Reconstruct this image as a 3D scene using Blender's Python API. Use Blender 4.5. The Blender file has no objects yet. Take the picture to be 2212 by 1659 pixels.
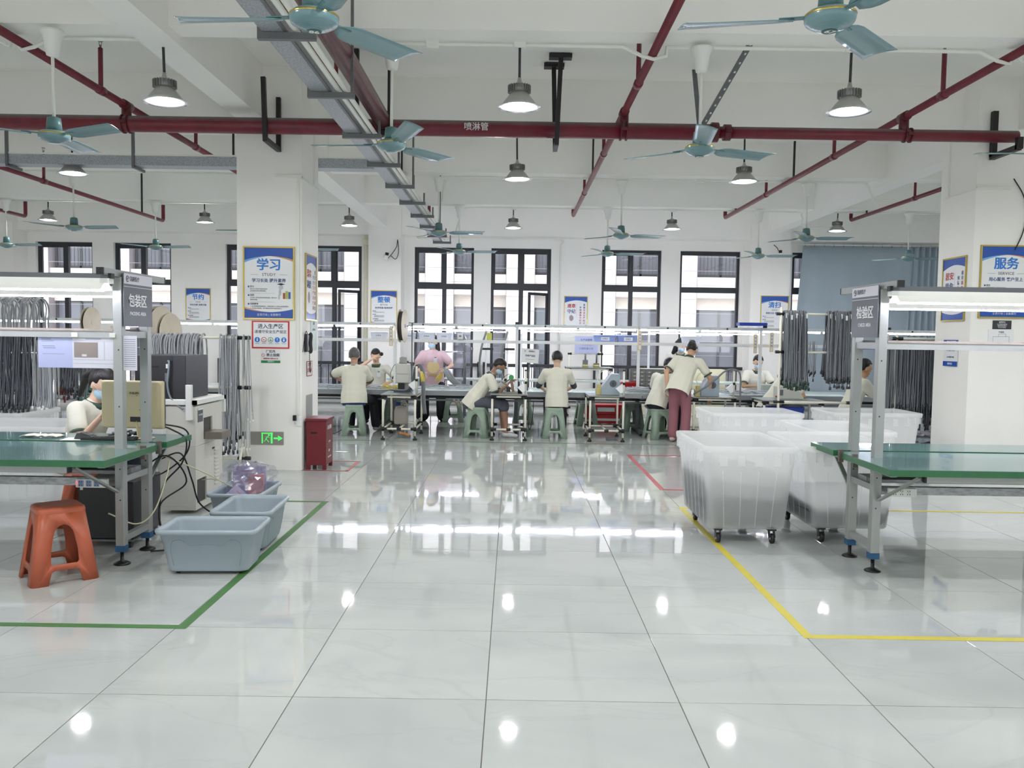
import bpy, bmesh, math, random
from mathutils import Vector, Matrix, Quaternion
PI = math.pi
SC = bpy.context.scene
COL = SC.collection
rnd = random.Random(7)

# ---------------------------------------------------------------- camera, world, exposure
F, PITCH, YAW, ROLL = 1788.87, 0.0564854, -0.000726, 0.0148324
CAM = Vector((0.0905, -3.3436, 1.4975))
cd = bpy.data.cameras.new('camera'); cam = bpy.data.objects.new('camera', cd); COL.objects.link(cam)
cp, sp, cy, sy, cr, sr = math.cos(PITCH), math.sin(PITCH), math.cos(YAW), math.sin(YAW), math.cos(ROLL), math.sin(ROLL)
fw = Vector((sy*cp, cy*cp, -sp)); r0 = Vector((cy, -sy, 0)); u0 = r0.cross(fw)
rr = cr*r0 + sr*u0; uu = -sr*r0 + cr*u0
cam.matrix_world = Matrix(((rr.x, uu.x, -fw.x, CAM.x), (rr.y, uu.y, -fw.y, CAM.y), (rr.z, uu.z, -fw.z, CAM.z), (0, 0, 0, 1)))
cd.sensor_width = 36; cd.lens = F/2212*36; cd.clip_start = 0.05; cd.clip_end = 300
SC.camera = cam
SC.view_settings.view_transform = 'Standard'; SC.view_settings.look = 'None'
SC.view_settings.gamma = 1; SC.view_settings.use_curve_mapping = False
SC.view_settings.exposure = 0.34
SC.cycles.max_bounces = 14; SC.cycles.diffuse_bounces = 12; SC.cycles.glossy_bounces = 5
SC.cycles.transparent_max_bounces = 16; SC.cycles.transmission_bounces = 6
SC.cycles.sample_clamp_indirect = 6.0
LAMP_E, TUBE_E, SKY_E = 250.0, 42.0, 2.9
w = bpy.data.worlds.new('world'); SC.world = w; w.use_nodes = True
w.node_tree.nodes['Background'].inputs[0].default_value = (0.93, 0.96, 1.0, 1)
w.node_tree.nodes['Background'].inputs[1].default_value = SKY_E

# ---------------------------------------------------------------- materials
def lin(c):
    return tuple(((v/255)/12.92 if v/255 <= 0.04045 else ((v/255+0.055)/1.055)**2.4) for v in c)
MATS = {}
def mat(name, rgb, rough=0.5, metal=0.0, spec=0.5, noise=0.0, nscale=8.0, bump=0.0, bscale=60.0, trans=0.0, alpha=1.0, emit=0.0, coat=0.0, stretch=None, sss=0.0):
    if name in MATS: return MATS[name]
    m = bpy.data.materials.new(name); m.use_nodes = True; nt = m.node_tree; b = nt.nodes['Principled BSDF']
    c = lin(rgb)
    b.inputs['Base Color'].default_value = (*c, 1); b.inputs['Roughness'].default_value = rough
    b.inputs['Metallic'].default_value = metal; b.inputs['Specular IOR Level'].default_value = spec
    b.inputs['Transmission Weight'].default_value = trans; b.inputs['Alpha'].default_value = alpha
    b.inputs['Coat Weight'].default_value = coat
    if sss: b.inputs['Subsurface Weight'].default_value = sss; b.inputs['Subsurface Scale'].default_value = 0.02
    if emit:
        b.inputs['Emission Color'].default_value = (*c, 1); b.inputs['Emission Strength'].default_value = emit
    if noise or bump:
        tc = nt.nodes.new('ShaderNodeTexCoord'); mp = nt.nodes.new('ShaderNodeMapping')
        nt.links.new(tc.outputs['Object'], mp.inputs[0])
        if stretch: mp.inputs['Scale'].default_value = stretch
    if noise:
        n = nt.nodes.new('ShaderNodeTexNoise'); n.inputs['Scale'].default_value = nscale; n.inputs['Detail'].default_value = 6
        nt.links.new(mp.outputs[0], n.inputs['Vector'])
        r = nt.nodes.new('ShaderNodeValToRGB'); r.color_ramp.elements[0].position = 0.3; r.color_ramp.elements[1].position = 0.7
        r.color_ramp.elements[0].color = (*[v*(1-noise) for v in c], 1); r.color_ramp.elements[1].color = (*[min(1, v*(1+noise*0.6)) for v in c], 1)
        nt.links.new(n.outputs[0], r.inputs[0]); nt.links.new(r.outputs[0], b.inputs['Base Color'])
    if bump:
        n2 = nt.nodes.new('ShaderNodeTexNoise'); n2.inputs['Scale'].default_value = bscale; n2.inputs['Detail'].default_value = 4
        nt.links.new(mp.outputs[0], n2.inputs['Vector'])
        bp = nt.nodes.new('ShaderNodeBump'); bp.inputs['Strength'].default_value = bump; bp.inputs['Distance'].default_value = 0.01
        nt.links.new(n2.outputs[0], bp.inputs['Height']); nt.links.new(bp.outputs[0], b.inputs['Normal'])
    MATS[name] = m; return m
WALL = mat('wall_paint', (243, 242, 238), 0.75, spec=0.25, noise=0.025, nscale=1.3, bump=0.08, bscale=40)
CEIL = mat('ceiling_paint', (243, 242, 238), 0.85, spec=0.2, noise=0.02, nscale=1.1)
RED = mat('red_pipe_paint', (112, 32, 46), 0.34, noise=0.18, nscale=9, bump=0.03)
def dusty(m, rgb):
    nt = m.node_tree; b = nt.nodes['Principled BSDF']; g = nt.nodes.new('ShaderNodeNewGeometry'); s = nt.nodes.new('ShaderNodeSeparateXYZ'); nt.links.new(g.outputs['True Normal'], s.inputs[0])
    n = nt.nodes.new('ShaderNodeTexNoise'); n.inputs['Scale'].default_value = 7; nt.links.new(g.outputs['Position'], n.inputs['Vector']); a = nt.nodes.new('ShaderNodeMath'); a.operation = 'MULTIPLY_ADD'; a.inputs[1].default_value = .5; nt.links.new(n.outputs[0], a.inputs[0]); nt.links.new(s.outputs[2], a.inputs[2])
    r = nt.nodes.new('ShaderNodeMapRange'); r.inputs[1].default_value = .55; r.inputs[2].default_value = .95; nt.links.new(a.outputs[0], r.inputs[0])
    mx = nt.nodes.new('ShaderNodeMix'); mx.data_type = 'RGBA'; l = b.inputs['Base Color'].links[0].from_socket; nt.links.new(l, mx.inputs[6]); mx.inputs[7].default_value = (*lin(rgb), 1); nt.links.new(r.outputs[0], mx.inputs[0]); nt.links.new(mx.outputs[2], b.inputs['Base Color'])
    mr = nt.nodes.new('ShaderNodeMapRange'); mr.inputs[3].default_value = .34; mr.inputs[4].default_value = .8; nt.links.new(r.outputs[0], mr.inputs[0]); nt.links.new(mr.outputs[0], b.inputs['Roughness'])
dusty(RED, (112, 104, 102))
DKRED = mat('dark_red_fitting', (88, 24, 32), 0.4, noise=0.15)
BLKM = mat('black_painted_steel', (28, 24, 26), 0.45, noise=0.2, nscale=14)
GALV = mat('galvanised_steel', (148, 152, 158), 0.42, metal=0.55, noise=0.28, nscale=55)
GREYM = mat('grey_steel', (112, 114, 116), 0.45, metal=0.4, noise=0.08)
TEAL = mat('teal_enamel', (112, 146, 152), 0.28, noise=0.03, coat=0.3)
TEALD = mat('teal_enamel_dark', (88, 124, 126), 0.35, noise=0.03)
GOLD = mat('gold_trim', (190, 170, 95), 0.28, metal=0.8)
WHT = mat('white_plastic', (236, 237, 233), 0.4)
WHTP = mat('white_conduit', (232, 233, 226), 0.4)
LAMPG = mat('lamp_shade_aluminium', (176, 176, 172), 0.38, metal=0.35)
LAMPF = mat('lamp_heat_sink', (150, 150, 148), 0.4, metal=0.7)
LAMPR = mat('lamp_reflector_rim', (225, 228, 228), 0.15, metal=0.6)
EMIT = mat('lamp_diffuser_glow', (255, 255, 255), 0.4, emit=LAMP_E)
TUBE = mat('led_tube_glow', (236, 236, 255), 0.4, emit=TUBE_E)
BLK = mat('black_plastic', (24, 25, 27), 0.42)
RUB = mat('black_rubber', (18, 18, 19), 0.7)
ALU = mat('aluminium_profile', (164, 167, 165), 0.38, metal=0.35, noise=0.04, nscale=5)
ALUD = mat('dark_rail_cover', (104, 106, 112), 0.4, metal=0.3)
CHAR = mat('charcoal_window_frame', (44, 47, 53), 0.4)
GLASSC = None
def glassmat(name, tint, gl=0.1, rough=0.02):
    m = bpy.data.materials.new(name); m.use_nodes = True; nt = m.node_tree
    for n in list(nt.nodes): nt.nodes.remove(n)
    o = nt.nodes.new('ShaderNodeOutputMaterial'); mx = nt.nodes.new('ShaderNodeMixShader')
    t = nt.nodes.new('ShaderNodeBsdfTransparent'); g = nt.nodes.new('ShaderNodeBsdfGlossy')
    t.inputs[0].default_value = (*tint, 1); g.inputs['Roughness'].default_value = rough
    mx.inputs[0].default_value = gl
    nt.links.new(t.outputs[0], mx.inputs[1]); nt.links.new(g.outputs[0], mx.inputs[2]); nt.links.new(mx.outputs[0], o.inputs[0])
    return m
GLASS = glassmat('window_glass', (0.93, 0.95, 0.96), 0.06)
FILM = glassmat('clear_film', (0.93, 0.93, 0.96), 0.10, 0.16)

# ---------------------------------------------------------------- mesh builder
class MB:
    def __init__(s): s.v = []; s.f = []; s.sm = []
    def add(s, vs, fs, smooth=False):
        o = len(s.v); s.v += [tuple(v) for v in vs]; s.f += [tuple(i+o for i in f) for f in fs]; s.sm += [smooth]*len(fs); return s
    def box(s, c, d, rot=None, ch=0.0):
        x, y, z = d[0]/2, d[1]/2, d[2]/2
        vs = [Vector((i*x, j*y, k*z)) for k in (-1, 1) for j in (-1, 1) for i in (-1, 1)]
        if rot is not None: vs = [rot @ v for v in vs]
        c = Vector(c)
        return s.add([v+c for v in vs], [(0, 2, 3, 1), (4, 5, 7, 6), (0, 1, 5, 4), (2, 6, 7, 3), (1, 3, 7, 5), (0, 4, 6, 2)])
    def bb(s, x0, x1, y0, y1, z0, z1): return s.box(((x0+x1)/2, (y0+y1)/2, (z0+z1)/2), (abs(x1-x0), abs(y1-y0), abs(z1-z0)))
    def bar(s, a, b, w, h=None, up=(0, 0, 1)):
        a, b = Vector(a), Vector(b); h = h or w; d = (b-a); L = d.length; d.normalize(); upv = Vector(up)
        if abs(d.dot(upv)) > 0.98: upv = Vector((0, 1, 0))
        x = d.cross(upv).normalized(); z = x.cross(d)
        return s.box((a+b)/2, (w, L, h), Matrix((x, d, z)).transposed())
    def tube(s, pts, r, n=10, cap=True, radii=None):
        pts = [Vector(p) for p in pts]; m = len(pts); rings = []; prev = None
        for i, p in enumerate(pts):
            t = ((pts[min(i+1, m-1)]-p).normalized() + (p-pts[max(i-1, 0)]).normalized())
            if t.length < 1e-6: t = pts[min(i+1, m-1)]-pts[max(i-1, 0)]
            t.normalize()
            if prev is None:
                a = Vector((0, 0, 1)) if abs(t.z) < 0.9 else Vector((1, 0, 0)); x = t.cross(a).normalized()
            else:
                x = (prev - t*prev.dot(t)).normalized()
            prev = x; y = t.cross(x); rad = radii[i] if radii else r
            rings.append([p + (x*math.cos(2*PI*k/n) + y*math.sin(2*PI*k/n))*rad for k in range(n)])
        vs = [v for q in rings for v in q]; fs = []
        for i in range(m-1):
            for k in range(n): fs.append((i*n+k, i*n+(k+1) % n, (i+1)*n+(k+1) % n, (i+1)*n+k))
        s.add(vs, fs, True)
        if cap:
            s.add(rings[0], [tuple(reversed(range(n)))]); s.add(rings[-1], [tuple(range(n))])
        return s
    def cyl(s, a, b, r, n=14, r2=None): return s.tube([a, b], r, n, True, [r, r if r2 is None else r2])
    def lathe(s, prof, c=(0, 0, 0), n=20, sx=1, sy=1, rot=None, smooth=True, cap=True):
        vs = []; fs = []; m = len(prof); c = Vector(c)
        for (r, z) in prof:
            for k in range(n):
                v = Vector((r*math.cos(2*PI*k/n)*sx, r*math.sin(2*PI*k/n)*sy, z))
                if rot is not None: v = rot @ v
                vs.append(v+c)
        for i in range(m-1):
            for k in range(n): fs.append((i*n+k, i*n+(k+1) % n, (i+1)*n+(k+1) % n, (i+1)*n+k))
        s.add(vs, fs, smooth)
        if cap and prof[0][0] > 1e-5: s.add(vs[:n], [tuple(reversed(range(n)))])
        if cap and prof[-1][0] > 1e-5: s.add(vs[-n:], [tuple(range(n))])
        return s
    def ball(s, c, r, n=12, m=8, rot=None):
        if not hasattr(r, '__len__'): r = (r, r, r)
        vs = []; fs = []; c = Vector(c)
        for i in range(m+1):
            a = PI*i/m - PI/2
            for k in range(n):
                v = Vector((r[0]*math.cos(a)*math.cos(2*PI*k/n), r[1]*math.cos(a)*math.sin(2*PI*k/n), r[2]*math.sin(a)))
                if rot is not None: v = rot @ v
                vs.append(v+c)
        for i in range(m):
            for k in range(n): fs.append((i*n+k, i*n+(k+1) % n, (i+1)*n+(k+1) % n, (i+1)*n+k))
        return s.add(vs, fs, True)
    def prism(s, poly, ext, origin=(0, 0, 0), ax=(1, 0, 0), ay=(0, 0, 1)):
        """flat polygon (u,v) in the plane ax, ay at origin, extruded by vector ext"""
        o, ax, ay, e = Vector(origin), Vector(ax), Vector(ay), Vector(ext); n = len(poly)
        a = [o+ax*p[0]+ay*p[1] for p in poly]; b = [v+e for v in a]
        return s.add(a+b, [tuple(range(n)), tuple(reversed(range(n, 2*n)))]+[(i, i+n, (i+1) % n+n, (i+1) % n) for i in range(n)])
    def mesh(s, name, m=None):
        me = bpy.data.meshes.new(name); me.from_pydata(s.v, [], s.f); me.polygons.foreach_set('use_smooth', s.sm)
        bm = bmesh.new(); bm.from_mesh(me); bmesh.ops.remove_doubles(bm, verts=bm.verts, dist=1e-6)
        bmesh.ops.recalc_face_normals(bm, faces=bm.faces); bm.to_mesh(me); bm.free()
        if m: me.materials.append(m)
        return me
    def build(s, name, m, parent=None, bev=0.0, loc=None, rot=None, shell=None, label=None):
        o = bpy.data.objects.new(name, s.mesh(name, m)); COL.objects.link(o)
        if parent: o.parent = parent
        if loc: o.location = loc
        if rot: o.rotation_euler = rot
        if bev:
            md = o.modifiers.new('bevel', 'BEVEL'); md.width = bev; md.segments = 2; md.limit_method = 'ANGLE'; md.angle_limit = 0.7
        if shell:
            md = o.modifiers.new('solid', 'SOLIDIFY'); md.thickness = shell; md.offset = 0
        if label: o['label'] = label
        return o
def B(*a): return MB().bb(*a)
def thing(name, label, cat, loc=(0, 0, 0), rz=0.0, group=None):
    o = bpy.data.objects.new(name, None); COL.objects.link(o); o.location = loc; o.rotation_euler = (0, 0, rz)
    o.empty_display_size = 0.1; o['label'] = label; o['category'] = cat
    if group: o['group'] = group
    return o
def tag(o, label, cat, group=None, kind=None):
    o['label'] = label; o['category'] = cat
    if group: o['group'] = group
    if kind: o['kind'] = kind
    return o
def struct(o): o['kind'] = 'structure'; return o
def kids(o): return [c for c in bpy.data.objects if c.parent == o]
CH = {}
def dup(o, loc=None, rz=None, label=None, parent=None, first=True):
    if first:
        CH.clear()
        for c in COL.objects:
            if c.parent: CH.setdefault(c.parent.name, []).append(c)
    c = o.copy(); COL.objects.link(c)
    if parent: c.parent = parent
    if loc is not None: c.location = loc
    if rz is not None: c.rotation_euler = (c.rotation_euler[0], c.rotation_euler[1], rz)
    if label: c['label'] = label
    for k in CH.get(o.name, []): dup(k, parent=c, first=False)
    return c
def arc(c, r, a0, a1, n, plane='xz'):
    out = []
    for i in range(n+1):
        a = a0+(a1-a0)*i/n
        if plane == 'xz': out.append((c[0]+r*math.cos(a), c[1], c[2]+r*math.sin(a)))
        elif plane == 'xy': out.append((c[0]+r*math.cos(a), c[1]+r*math.sin(a), c[2]))
        else: out.append((c[0], c[1]+r*math.cos(a), c[2]+r*math.sin(a)))
    return out
def curve_pts(P, n=8):
    """Catmull-Rom through points"""
    P = [Vector(p) for p in P]; Q = [2*P[0]-P[1]]+P+[2*P[-1]-P[-2]]; out = []
    for i in range(1, len(Q)-2):
        for k in range(n):
            t = k/n; a, b, c, d = Q[i-1], Q[i], Q[i+1], Q[i+2]
            out.append(0.5*((2*b)+(c-a)*t+(2*a-5*b+4*c-d)*t*t+(3*b-a-3*c+d)*t**3))
    out.append(P[-1]); return out
def words(body, size, loc, m, parent, rz=0.0, bold=0.0, align='CENTER', space=1.0, rot=None, name='lettering', ext=0.0004, sx=1.0, linesp=1.0):
    """flat lettering facing -y (turned by rz about z)"""
    cu = bpy.data.curves.new(name, 'FONT'); cu.body = body; cu.size = size; cu.align_x = align; cu.align_y = 'CENTER'
    cu.offset = min(bold, .011)*size; cu.extrude = ext; cu.space_character = space; cu.space_line = linesp; cu.resolution_u = 2
    tmp = bpy.data.objects.new('tmp', cu); me = bpy.data.meshes.new_from_object(tmp); bpy.data.objects.remove(tmp); bpy.data.curves.remove(cu)
    if bold > .014:
        k = len(me.vertices); bm = bmesh.new(); bm.from_mesh(me); g = bm.verts[:]+bm.edges[:]+bm.faces[:]
        for q, (dx, dy) in enumerate(((bold*.7, 0), (-bold*.7, 0), (0, bold*.5))):
            r = bmesh.ops.duplicate(bm, geom=g); bmesh.ops.translate(bm, verts=[v for v in r['geom'] if isinstance(v, bmesh.types.BMVert)], vec=(dx*size, dy*size, -.00004*(q+1)))
        bm.to_mesh(me); bm.free()
    me.name = name; me.materials.clear(); me.materials.append(m); o = bpy.data.objects.new(name, me); COL.objects.link(o); o.parent = parent
    o.location = loc; o.rotation_euler = rot or (PI/2, 0, rz); o.scale = (sx, 1, 1); return o
# ---------------------------------------------------------------- setting: floor of polished tiles
def tilemat():
    m = bpy.data.materials.new('polished_porcelain_tile'); m.use_nodes = True; nt = m.node_tree; b = nt.nodes['Principled BSDF']
    g = nt.nodes.new('ShaderNodeNewGeometry')
    mp = nt.nodes.new('ShaderNodeMapping'); mp.inputs['Rotation'].default_value = (0, 0, 0.5); mp.inputs['Scale'].default_value = (0.5, 1.0, 1.0)
    nt.links.new(g.outputs['Position'], mp.inputs[0])
    oi = nt.nodes.new('ShaderNodeObjectInfo'); ad = nt.nodes.new('ShaderNodeVectorMath'); ad.operation = 'MULTIPLY_ADD'
    cb = nt.nodes.new('ShaderNodeCombineXYZ'); nt.links.new(oi.outputs['Random'], cb.inputs[0]); nt.links.new(oi.outputs['Random'], cb.inputs[1])
    ad.inputs[1].default_value = (7, 13, 0); nt.links.new(cb.outputs[0], ad.inputs[0]); nt.links.new(mp.outputs[0], ad.inputs[2])
    n = nt.nodes.new('ShaderNodeTexNoise'); n.inputs['Scale'].default_value = 1.6; n.inputs['Detail'].default_value = 7; n.inputs['Distortion'].default_value = 0.8
    nt.links.new(ad.outputs[0], n.inputs['Vector'])
    r = nt.nodes.new('ShaderNodeValToRGB'); E = r.color_ramp.elements
    E[0].position = 0.3; E[0].color = (*lin((184, 189, 188)), 1); E[1].position = 0.7; E[1].color = (*lin((199, 203, 200)), 1)
    nt.links.new(n.outputs[0], r.inputs[0])
    w = nt.nodes.new('ShaderNodeTexNoise'); w.inputs['Scale'].default_value = 1.1; w.inputs['Detail'].default_value = 5; w.inputs['Distortion'].default_value = 1.4
    nt.links.new(ad.outputs[0], w.inputs['Vector'])
    r2 = nt.nodes.new('ShaderNodeValToRGB'); e = r2.color_ramp.elements; e[0].position = 0.485; e[0].color = (0, 0, 0, 1); e[1].position = 0.515; e[1].color = (0, 0, 0, 1)
    mid = e.new(0.5); mid.color = (0.22, 0.22, 0.22, 1)
    nt.links.new(w.outputs[0], r2.inputs[0])
    mx = nt.nodes.new('ShaderNodeMix'); mx.data_type = 'RGBA'
    nt.links.new(r2.outputs[0], mx.inputs[0]); nt.links.new(r.outputs[0], mx.inputs[6]); mx.inputs[7].default_value = (*lin((171, 176, 176)), 1)
    nt.links.new(mx.outputs[2], b.inputs['Base Color'])
    b.inputs['Roughness'].default_value = 0.035; b.inputs['Specular IOR Level'].default_value = 0.5; b.inputs['IOR'].default_value = 1.56
    bn = nt.nodes.new('ShaderNodeTexNoise'); bn.inputs['Scale'].default_value = 9.0; bn.inputs['Detail'].default_value = 2
    nt.links.new(g.outputs['Position'], bn.inputs['Vector'])
    bp = nt.nodes.new('ShaderNodeBump'); bp.inputs['Strength'].default_value = 0.05; bp.inputs['Distance'].default_value = 0.004
    nt.links.new(bn.outputs[0], bp.inputs['Height']); nt.links.new(bp.outputs[0], b.inputs['Normal'])
    return m
TILE = tilemat()
GROUT = mat('tile_grout', (120, 118, 112), 0.8)
X0, X1, YB, YW = -12.0, 12.0, -7.2, 15.0
floor = struct(B(X0, X1, YB, YW, -0.15, -0.003).build('floor', GROUT))
t = 0.8; g_ = 0.0022; ch = 0.0004
def tilemesh():
    m = MB(); a = t/2-g_; c = a-ch
    vs = [(x*c, y*c, 0) for x, y in ((-1, -1), (1, -1), (1, 1), (-1, 1))]+[(x*a, y*a, -ch) for x, y in ((-1, -1), (1, -1), (1, 1), (-1, 1))]+[(x*a, y*a, -0.006) for x, y in ((-1, -1), (1, -1), (1, 1), (-1, 1))]
    fs = [(0, 1, 2, 3)]+[(i+4*k, i+4+4*k, (i+1) % 4+4+4*k, (i+1) % 4+4*k) for k in (0, 1) for i in range(4)]
    m.add(vs, fs); return m
tm = tilemesh().mesh('tile', TILE)
cells = []
for j in range(-9, 19):
    for i in range(-15, 15):
        x, y = (i+0.5)*t, (j+0.5)*t
        d = y-CAM.y
        vis = d > 1.3 and abs(x-CAM.x) < 0.64*d+0.8
        cells.append((0 if vis else 1, d if vis else abs(d)+abs(x), x, y))
cells.sort()
far = MB()
for k, (vi, d, x, y) in enumerate(cells):
    if k < 290 and vi == 0:
        o = bpy.data.objects.new('tile', tm); COL.objects.link(o); o.parent = floor; o.location = (x, y, 0)
        o.rotation_euler = (rnd.gauss(0, 0.0006), rnd.gauss(0, 0.0006), 0)
    elif y < YW-0.3:
        a = t/2-g_; far.add([(x-a, y-a, 0), (x+a, y-a, 0), (x+a, y+a, 0), (x-a, y+a, 0)], [(0, 1, 2, 3)])
fo = far.build('distant_tiles', TILE, floor); fo['kind'] = 'stuff'
# tape lines: green, yellow, red
GT = mat('green_floor_tape', (70, 118, 62), 0.5, noise=0.08); YT = mat('yellow_floor_tape', (206, 192, 74), 0.45, noise=0.06); RT = mat('red_floor_tape', (170, 48, 52), 0.45, noise=0.08)
def tape(path, w, m, label, closed=False):
    b = MB(); P = [Vector((*p, 0)) for p in path]
    for q, (a, c) in enumerate(zip(P[:-1], P[1:])):
        a = a+Vector((0, 0, q*.0002)); c = c+Vector((0, 0, q*.0002)); d = (c-a).normalized(); n = Vector((-d.y, d.x, 0))*w/2; e = d*w/2
        b.add([a-e-n+Vector((0, 0, 0.0012)), c+e-n+Vector((0, 0, 0.0012)), c+e+n+Vector((0, 0, 0.0012)), a-e+n+Vector((0, 0, 0.0012))], [(0, 1, 2, 3)])
    o = b.build('floor_tape', m); md = o.modifiers.new('s', 'SOLIDIFY'); md.thickness = 0.0008; md.offset = 1
    return tag(o, label, 'floor tape')
tape([(-6.5, 0.79), (-1.57, 0.79), (-1.57, 4.0), (-6.5, 4.0)], 0.05, GT, 'green tape line on the floor around the packing bench')
tape([(7.5, 0.79), (1.61, 0.79), (1.61, 3.98), (7.5, 3.98)], 0.05, YT, 'yellow tape line on the floor around the checking bench')
tape([(4.5, 7.26), (1.6, 7.26), (1.6, 4.86), (4.5, 4.86)], 0.05, RT, 'red tape rectangle on the floor behind the white tubs')
tape([(-8.5, 8.37), (8.5, 8.37)], 0.04, GT, 'long thin green tape line in front of the far workbenches')
tape([(-1.72, 5.70), (-2.2, 5.70)], 0.035, RT, 'short red tape mark in front of the dark red cabinet')
tape([(-1.72, 5.70), (-1.72, 6.4), (-2.2, 6.4)], 0.035, RT, 'red tape corner on the floor beside the dark red cabinet')

# ---------------------------------------------------------------- ceiling, beams, columns
ZC, ZB = 4.36, 3.88
struct(B(X0, X1, YB, YW+0.3, ZC, ZC+0.15).build('ceiling', CEIL))
for k, y in enumerate((-5.05, -2.3, 0.46, 3.24, 6.02, 8.86, 11.75)):
    struct(B(X0, X1, y, y+0.25, ZB, ZC+0.02).build('beam', CEIL))
struct(B(X0, X1, 14.62, 15.05, 3.66, ZC+0.02).build('beam', CEIL))
for k, (xa, xb) in enumerate(((-10.9, -10.6), (-2.92, -2.63), (5.48, 5.77))):
    struct(B(xa, xb, YB, 14.7, 3.80, ZC+0.02).build('beam', CEIL))
cl = struct(B(-2.92, -2.215, 5.70, 6.44, 0, 3.83).build('column', WALL)); B(-2.92, -2.215, 5.70, 6.44, 3.83, ZC+0.01).build('column_head', WALL, cl)
cr_ = struct(B(5.06, 5.77, 5.70, 6.44, 0, ZC+0.01).build('column', WALL))
struct(B(-3.03, -2.33, 14.45, YW+0.1, 0, ZC+0.01).build('column', WALL))
struct(B(5.15, 5.98, 14.45, YW+0.1, 0, ZC+0.01).build('column', WALL))
struct(B(-11.3, -10.62, 14.45, YW+0.1, 0, ZC+0.01).build('column', WALL))
# back wall with openings
WINS = [(-10.45, -9.2), (-8.74, -7.47), (-6.27, -5.0), (-4.52, -3.27), (-2.11, -0.80), (-0.42, 0.90), (2.02, 3.33), (3.74, 5.07), (6.2, 7.5), (8.0, 9.3)]
ZS, ZT = 0.24, 3.45
wb = MB(); xs = [X0]+[v for p in WINS for v in p]+[X1]
for a, b in zip(xs[0::2], xs[1::2]): wb.bb(a, b, YW, YW+0.28, ZS, ZT)
wb.bb(X0, X1, YW, YW+0.28, ZT, ZC); wb.bb(X0, X1, YW, YW+0.28, -0.15, ZS)
struct(wb.build('wall_back', WALL))
struct(B(X0-0.2, X0, YB, YW+0.28, -0.15, ZC).build('wall_left', WALL))
struct(B(X1, X1+0.2, YB, YW+0.28, -0.15, ZC).build('wall_right', WALL))
wf_ = MB().bb(X0-0.2, X1+0.2, YB-0.2, YB, -0.15, .9).bb(X0-0.2, X1+0.2, YB-0.2, YB, 3.0, ZC)
for k in range(7): wf_.bb(X0-1.2+k*4.0, X0+1.2+k*4.0, YB-0.2, YB, .9, 3.0)
struct(wf_.build('wall_front', WALL))
struct(B(X0, X1, 14.985, 15.0, 0, 0.1).build('baseboard_back', mat('skirting_tile', (196, 200, 202), 0.2)))

def window(k, x0, x1, kind):
    r = bpy.data.objects.new('window_%d' % (k+1), None); COL.objects.link(r); r.location = (x0, YW+0.10, ZS); struct(r)
    W, H = x1-x0, ZT-ZS; fr = 0.06; zt = 2.60-ZS; xm = W*0.5 if kind != 'wide' else None
    f = MB(); f.bb(0, fr, 0, .08, 0, H); f.bb(W-fr, W, 0, .08, 0, H); f.bb(fr, W-fr, 0, .08, 0, fr); f.bb(fr, W-fr, 0, .08, H-fr-.03, H)
    f.bb(fr, W-fr, -.01, .08, zt-.06, zt+.06)
    f.build('window_frame', CHAR, r)
    cols = [(fr, W-fr)] if xm is None else [(fr, xm-.045), (xm+.045, W-fr)]
    if xm: MB().bb(xm-.045, xm+.045, -.012, .08, fr, H-fr).build('mullion', CHAR, r)
    for ci, (a, b) in enumerate(cols):
        for zi, (za, zb) in enumerate(((fr, zt-.06), (zt+.06, H-fr-.03))):
            sashed = (zi == 1 and ci == 0) or (zi == 1 and kind == 'b')
            s = MB(); t_ = 0.028 if sashed else 0.008
            if kind != 'wide' and (sashed or (zi == 0 and ci == (1 if kind == 'b' else 9))):
                s.bb(a, a+t_, .01, .06, za, zb); s.bb(b-t_, b, .01, .06, za, zb); s.bb(a+t_, b-t_, .01, .06, za, za+t_); s.bb(a+t_, b-t_, .01, .06, zb-t_, zb)
                s.build('sash', CHAR, r)
            MB().bb(a, b, .03, .036, za, zb).build('pane', GLASS, r)
    if kind == 'b':   # casement standing open inwards
        s = MB(); a = xm+.05; L = W-fr-a; z0, z1 = fr, zt-.12
        hinge = Vector((W-fr, 0, 0)); ang = math.radians(38); d = Vector((-math.cos(ang), -math.sin(ang), 0)); n = 0.03
        P = lambda u, z: hinge+d*u+Vector((0, 0, z))
        for (u0, u1, za, zb) in ((0, .05, z0, z1), (L-.05, L, z0, z1), (.05, L-.05, z0, z0+.06), (.05, L-.05, z1-.06, z1)):
            s.bar(P(u0, (za+zb)/2), P(u1, (za+zb)/2), .035, zb-za)
        c = s.build('open_sash', CHAR, r)
        MB().bar(P(.05, (z0+z1)/2), P(L-.05, (z0+z1)/2), .004, z1-z0-.12).build('pane', GLASS, c)
    MB().bb(-.02, W+.02, -.12, 0, -.02, .0).build('window_sill', WALL, r)
    return r
kinds = ['a', 'a', 'a', 'b', 'a', 'b', 'a', 'wide', 'a', 'a']
for k, (a, b) in enumerate(WINS): window(k, a, b, kinds[k])
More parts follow.
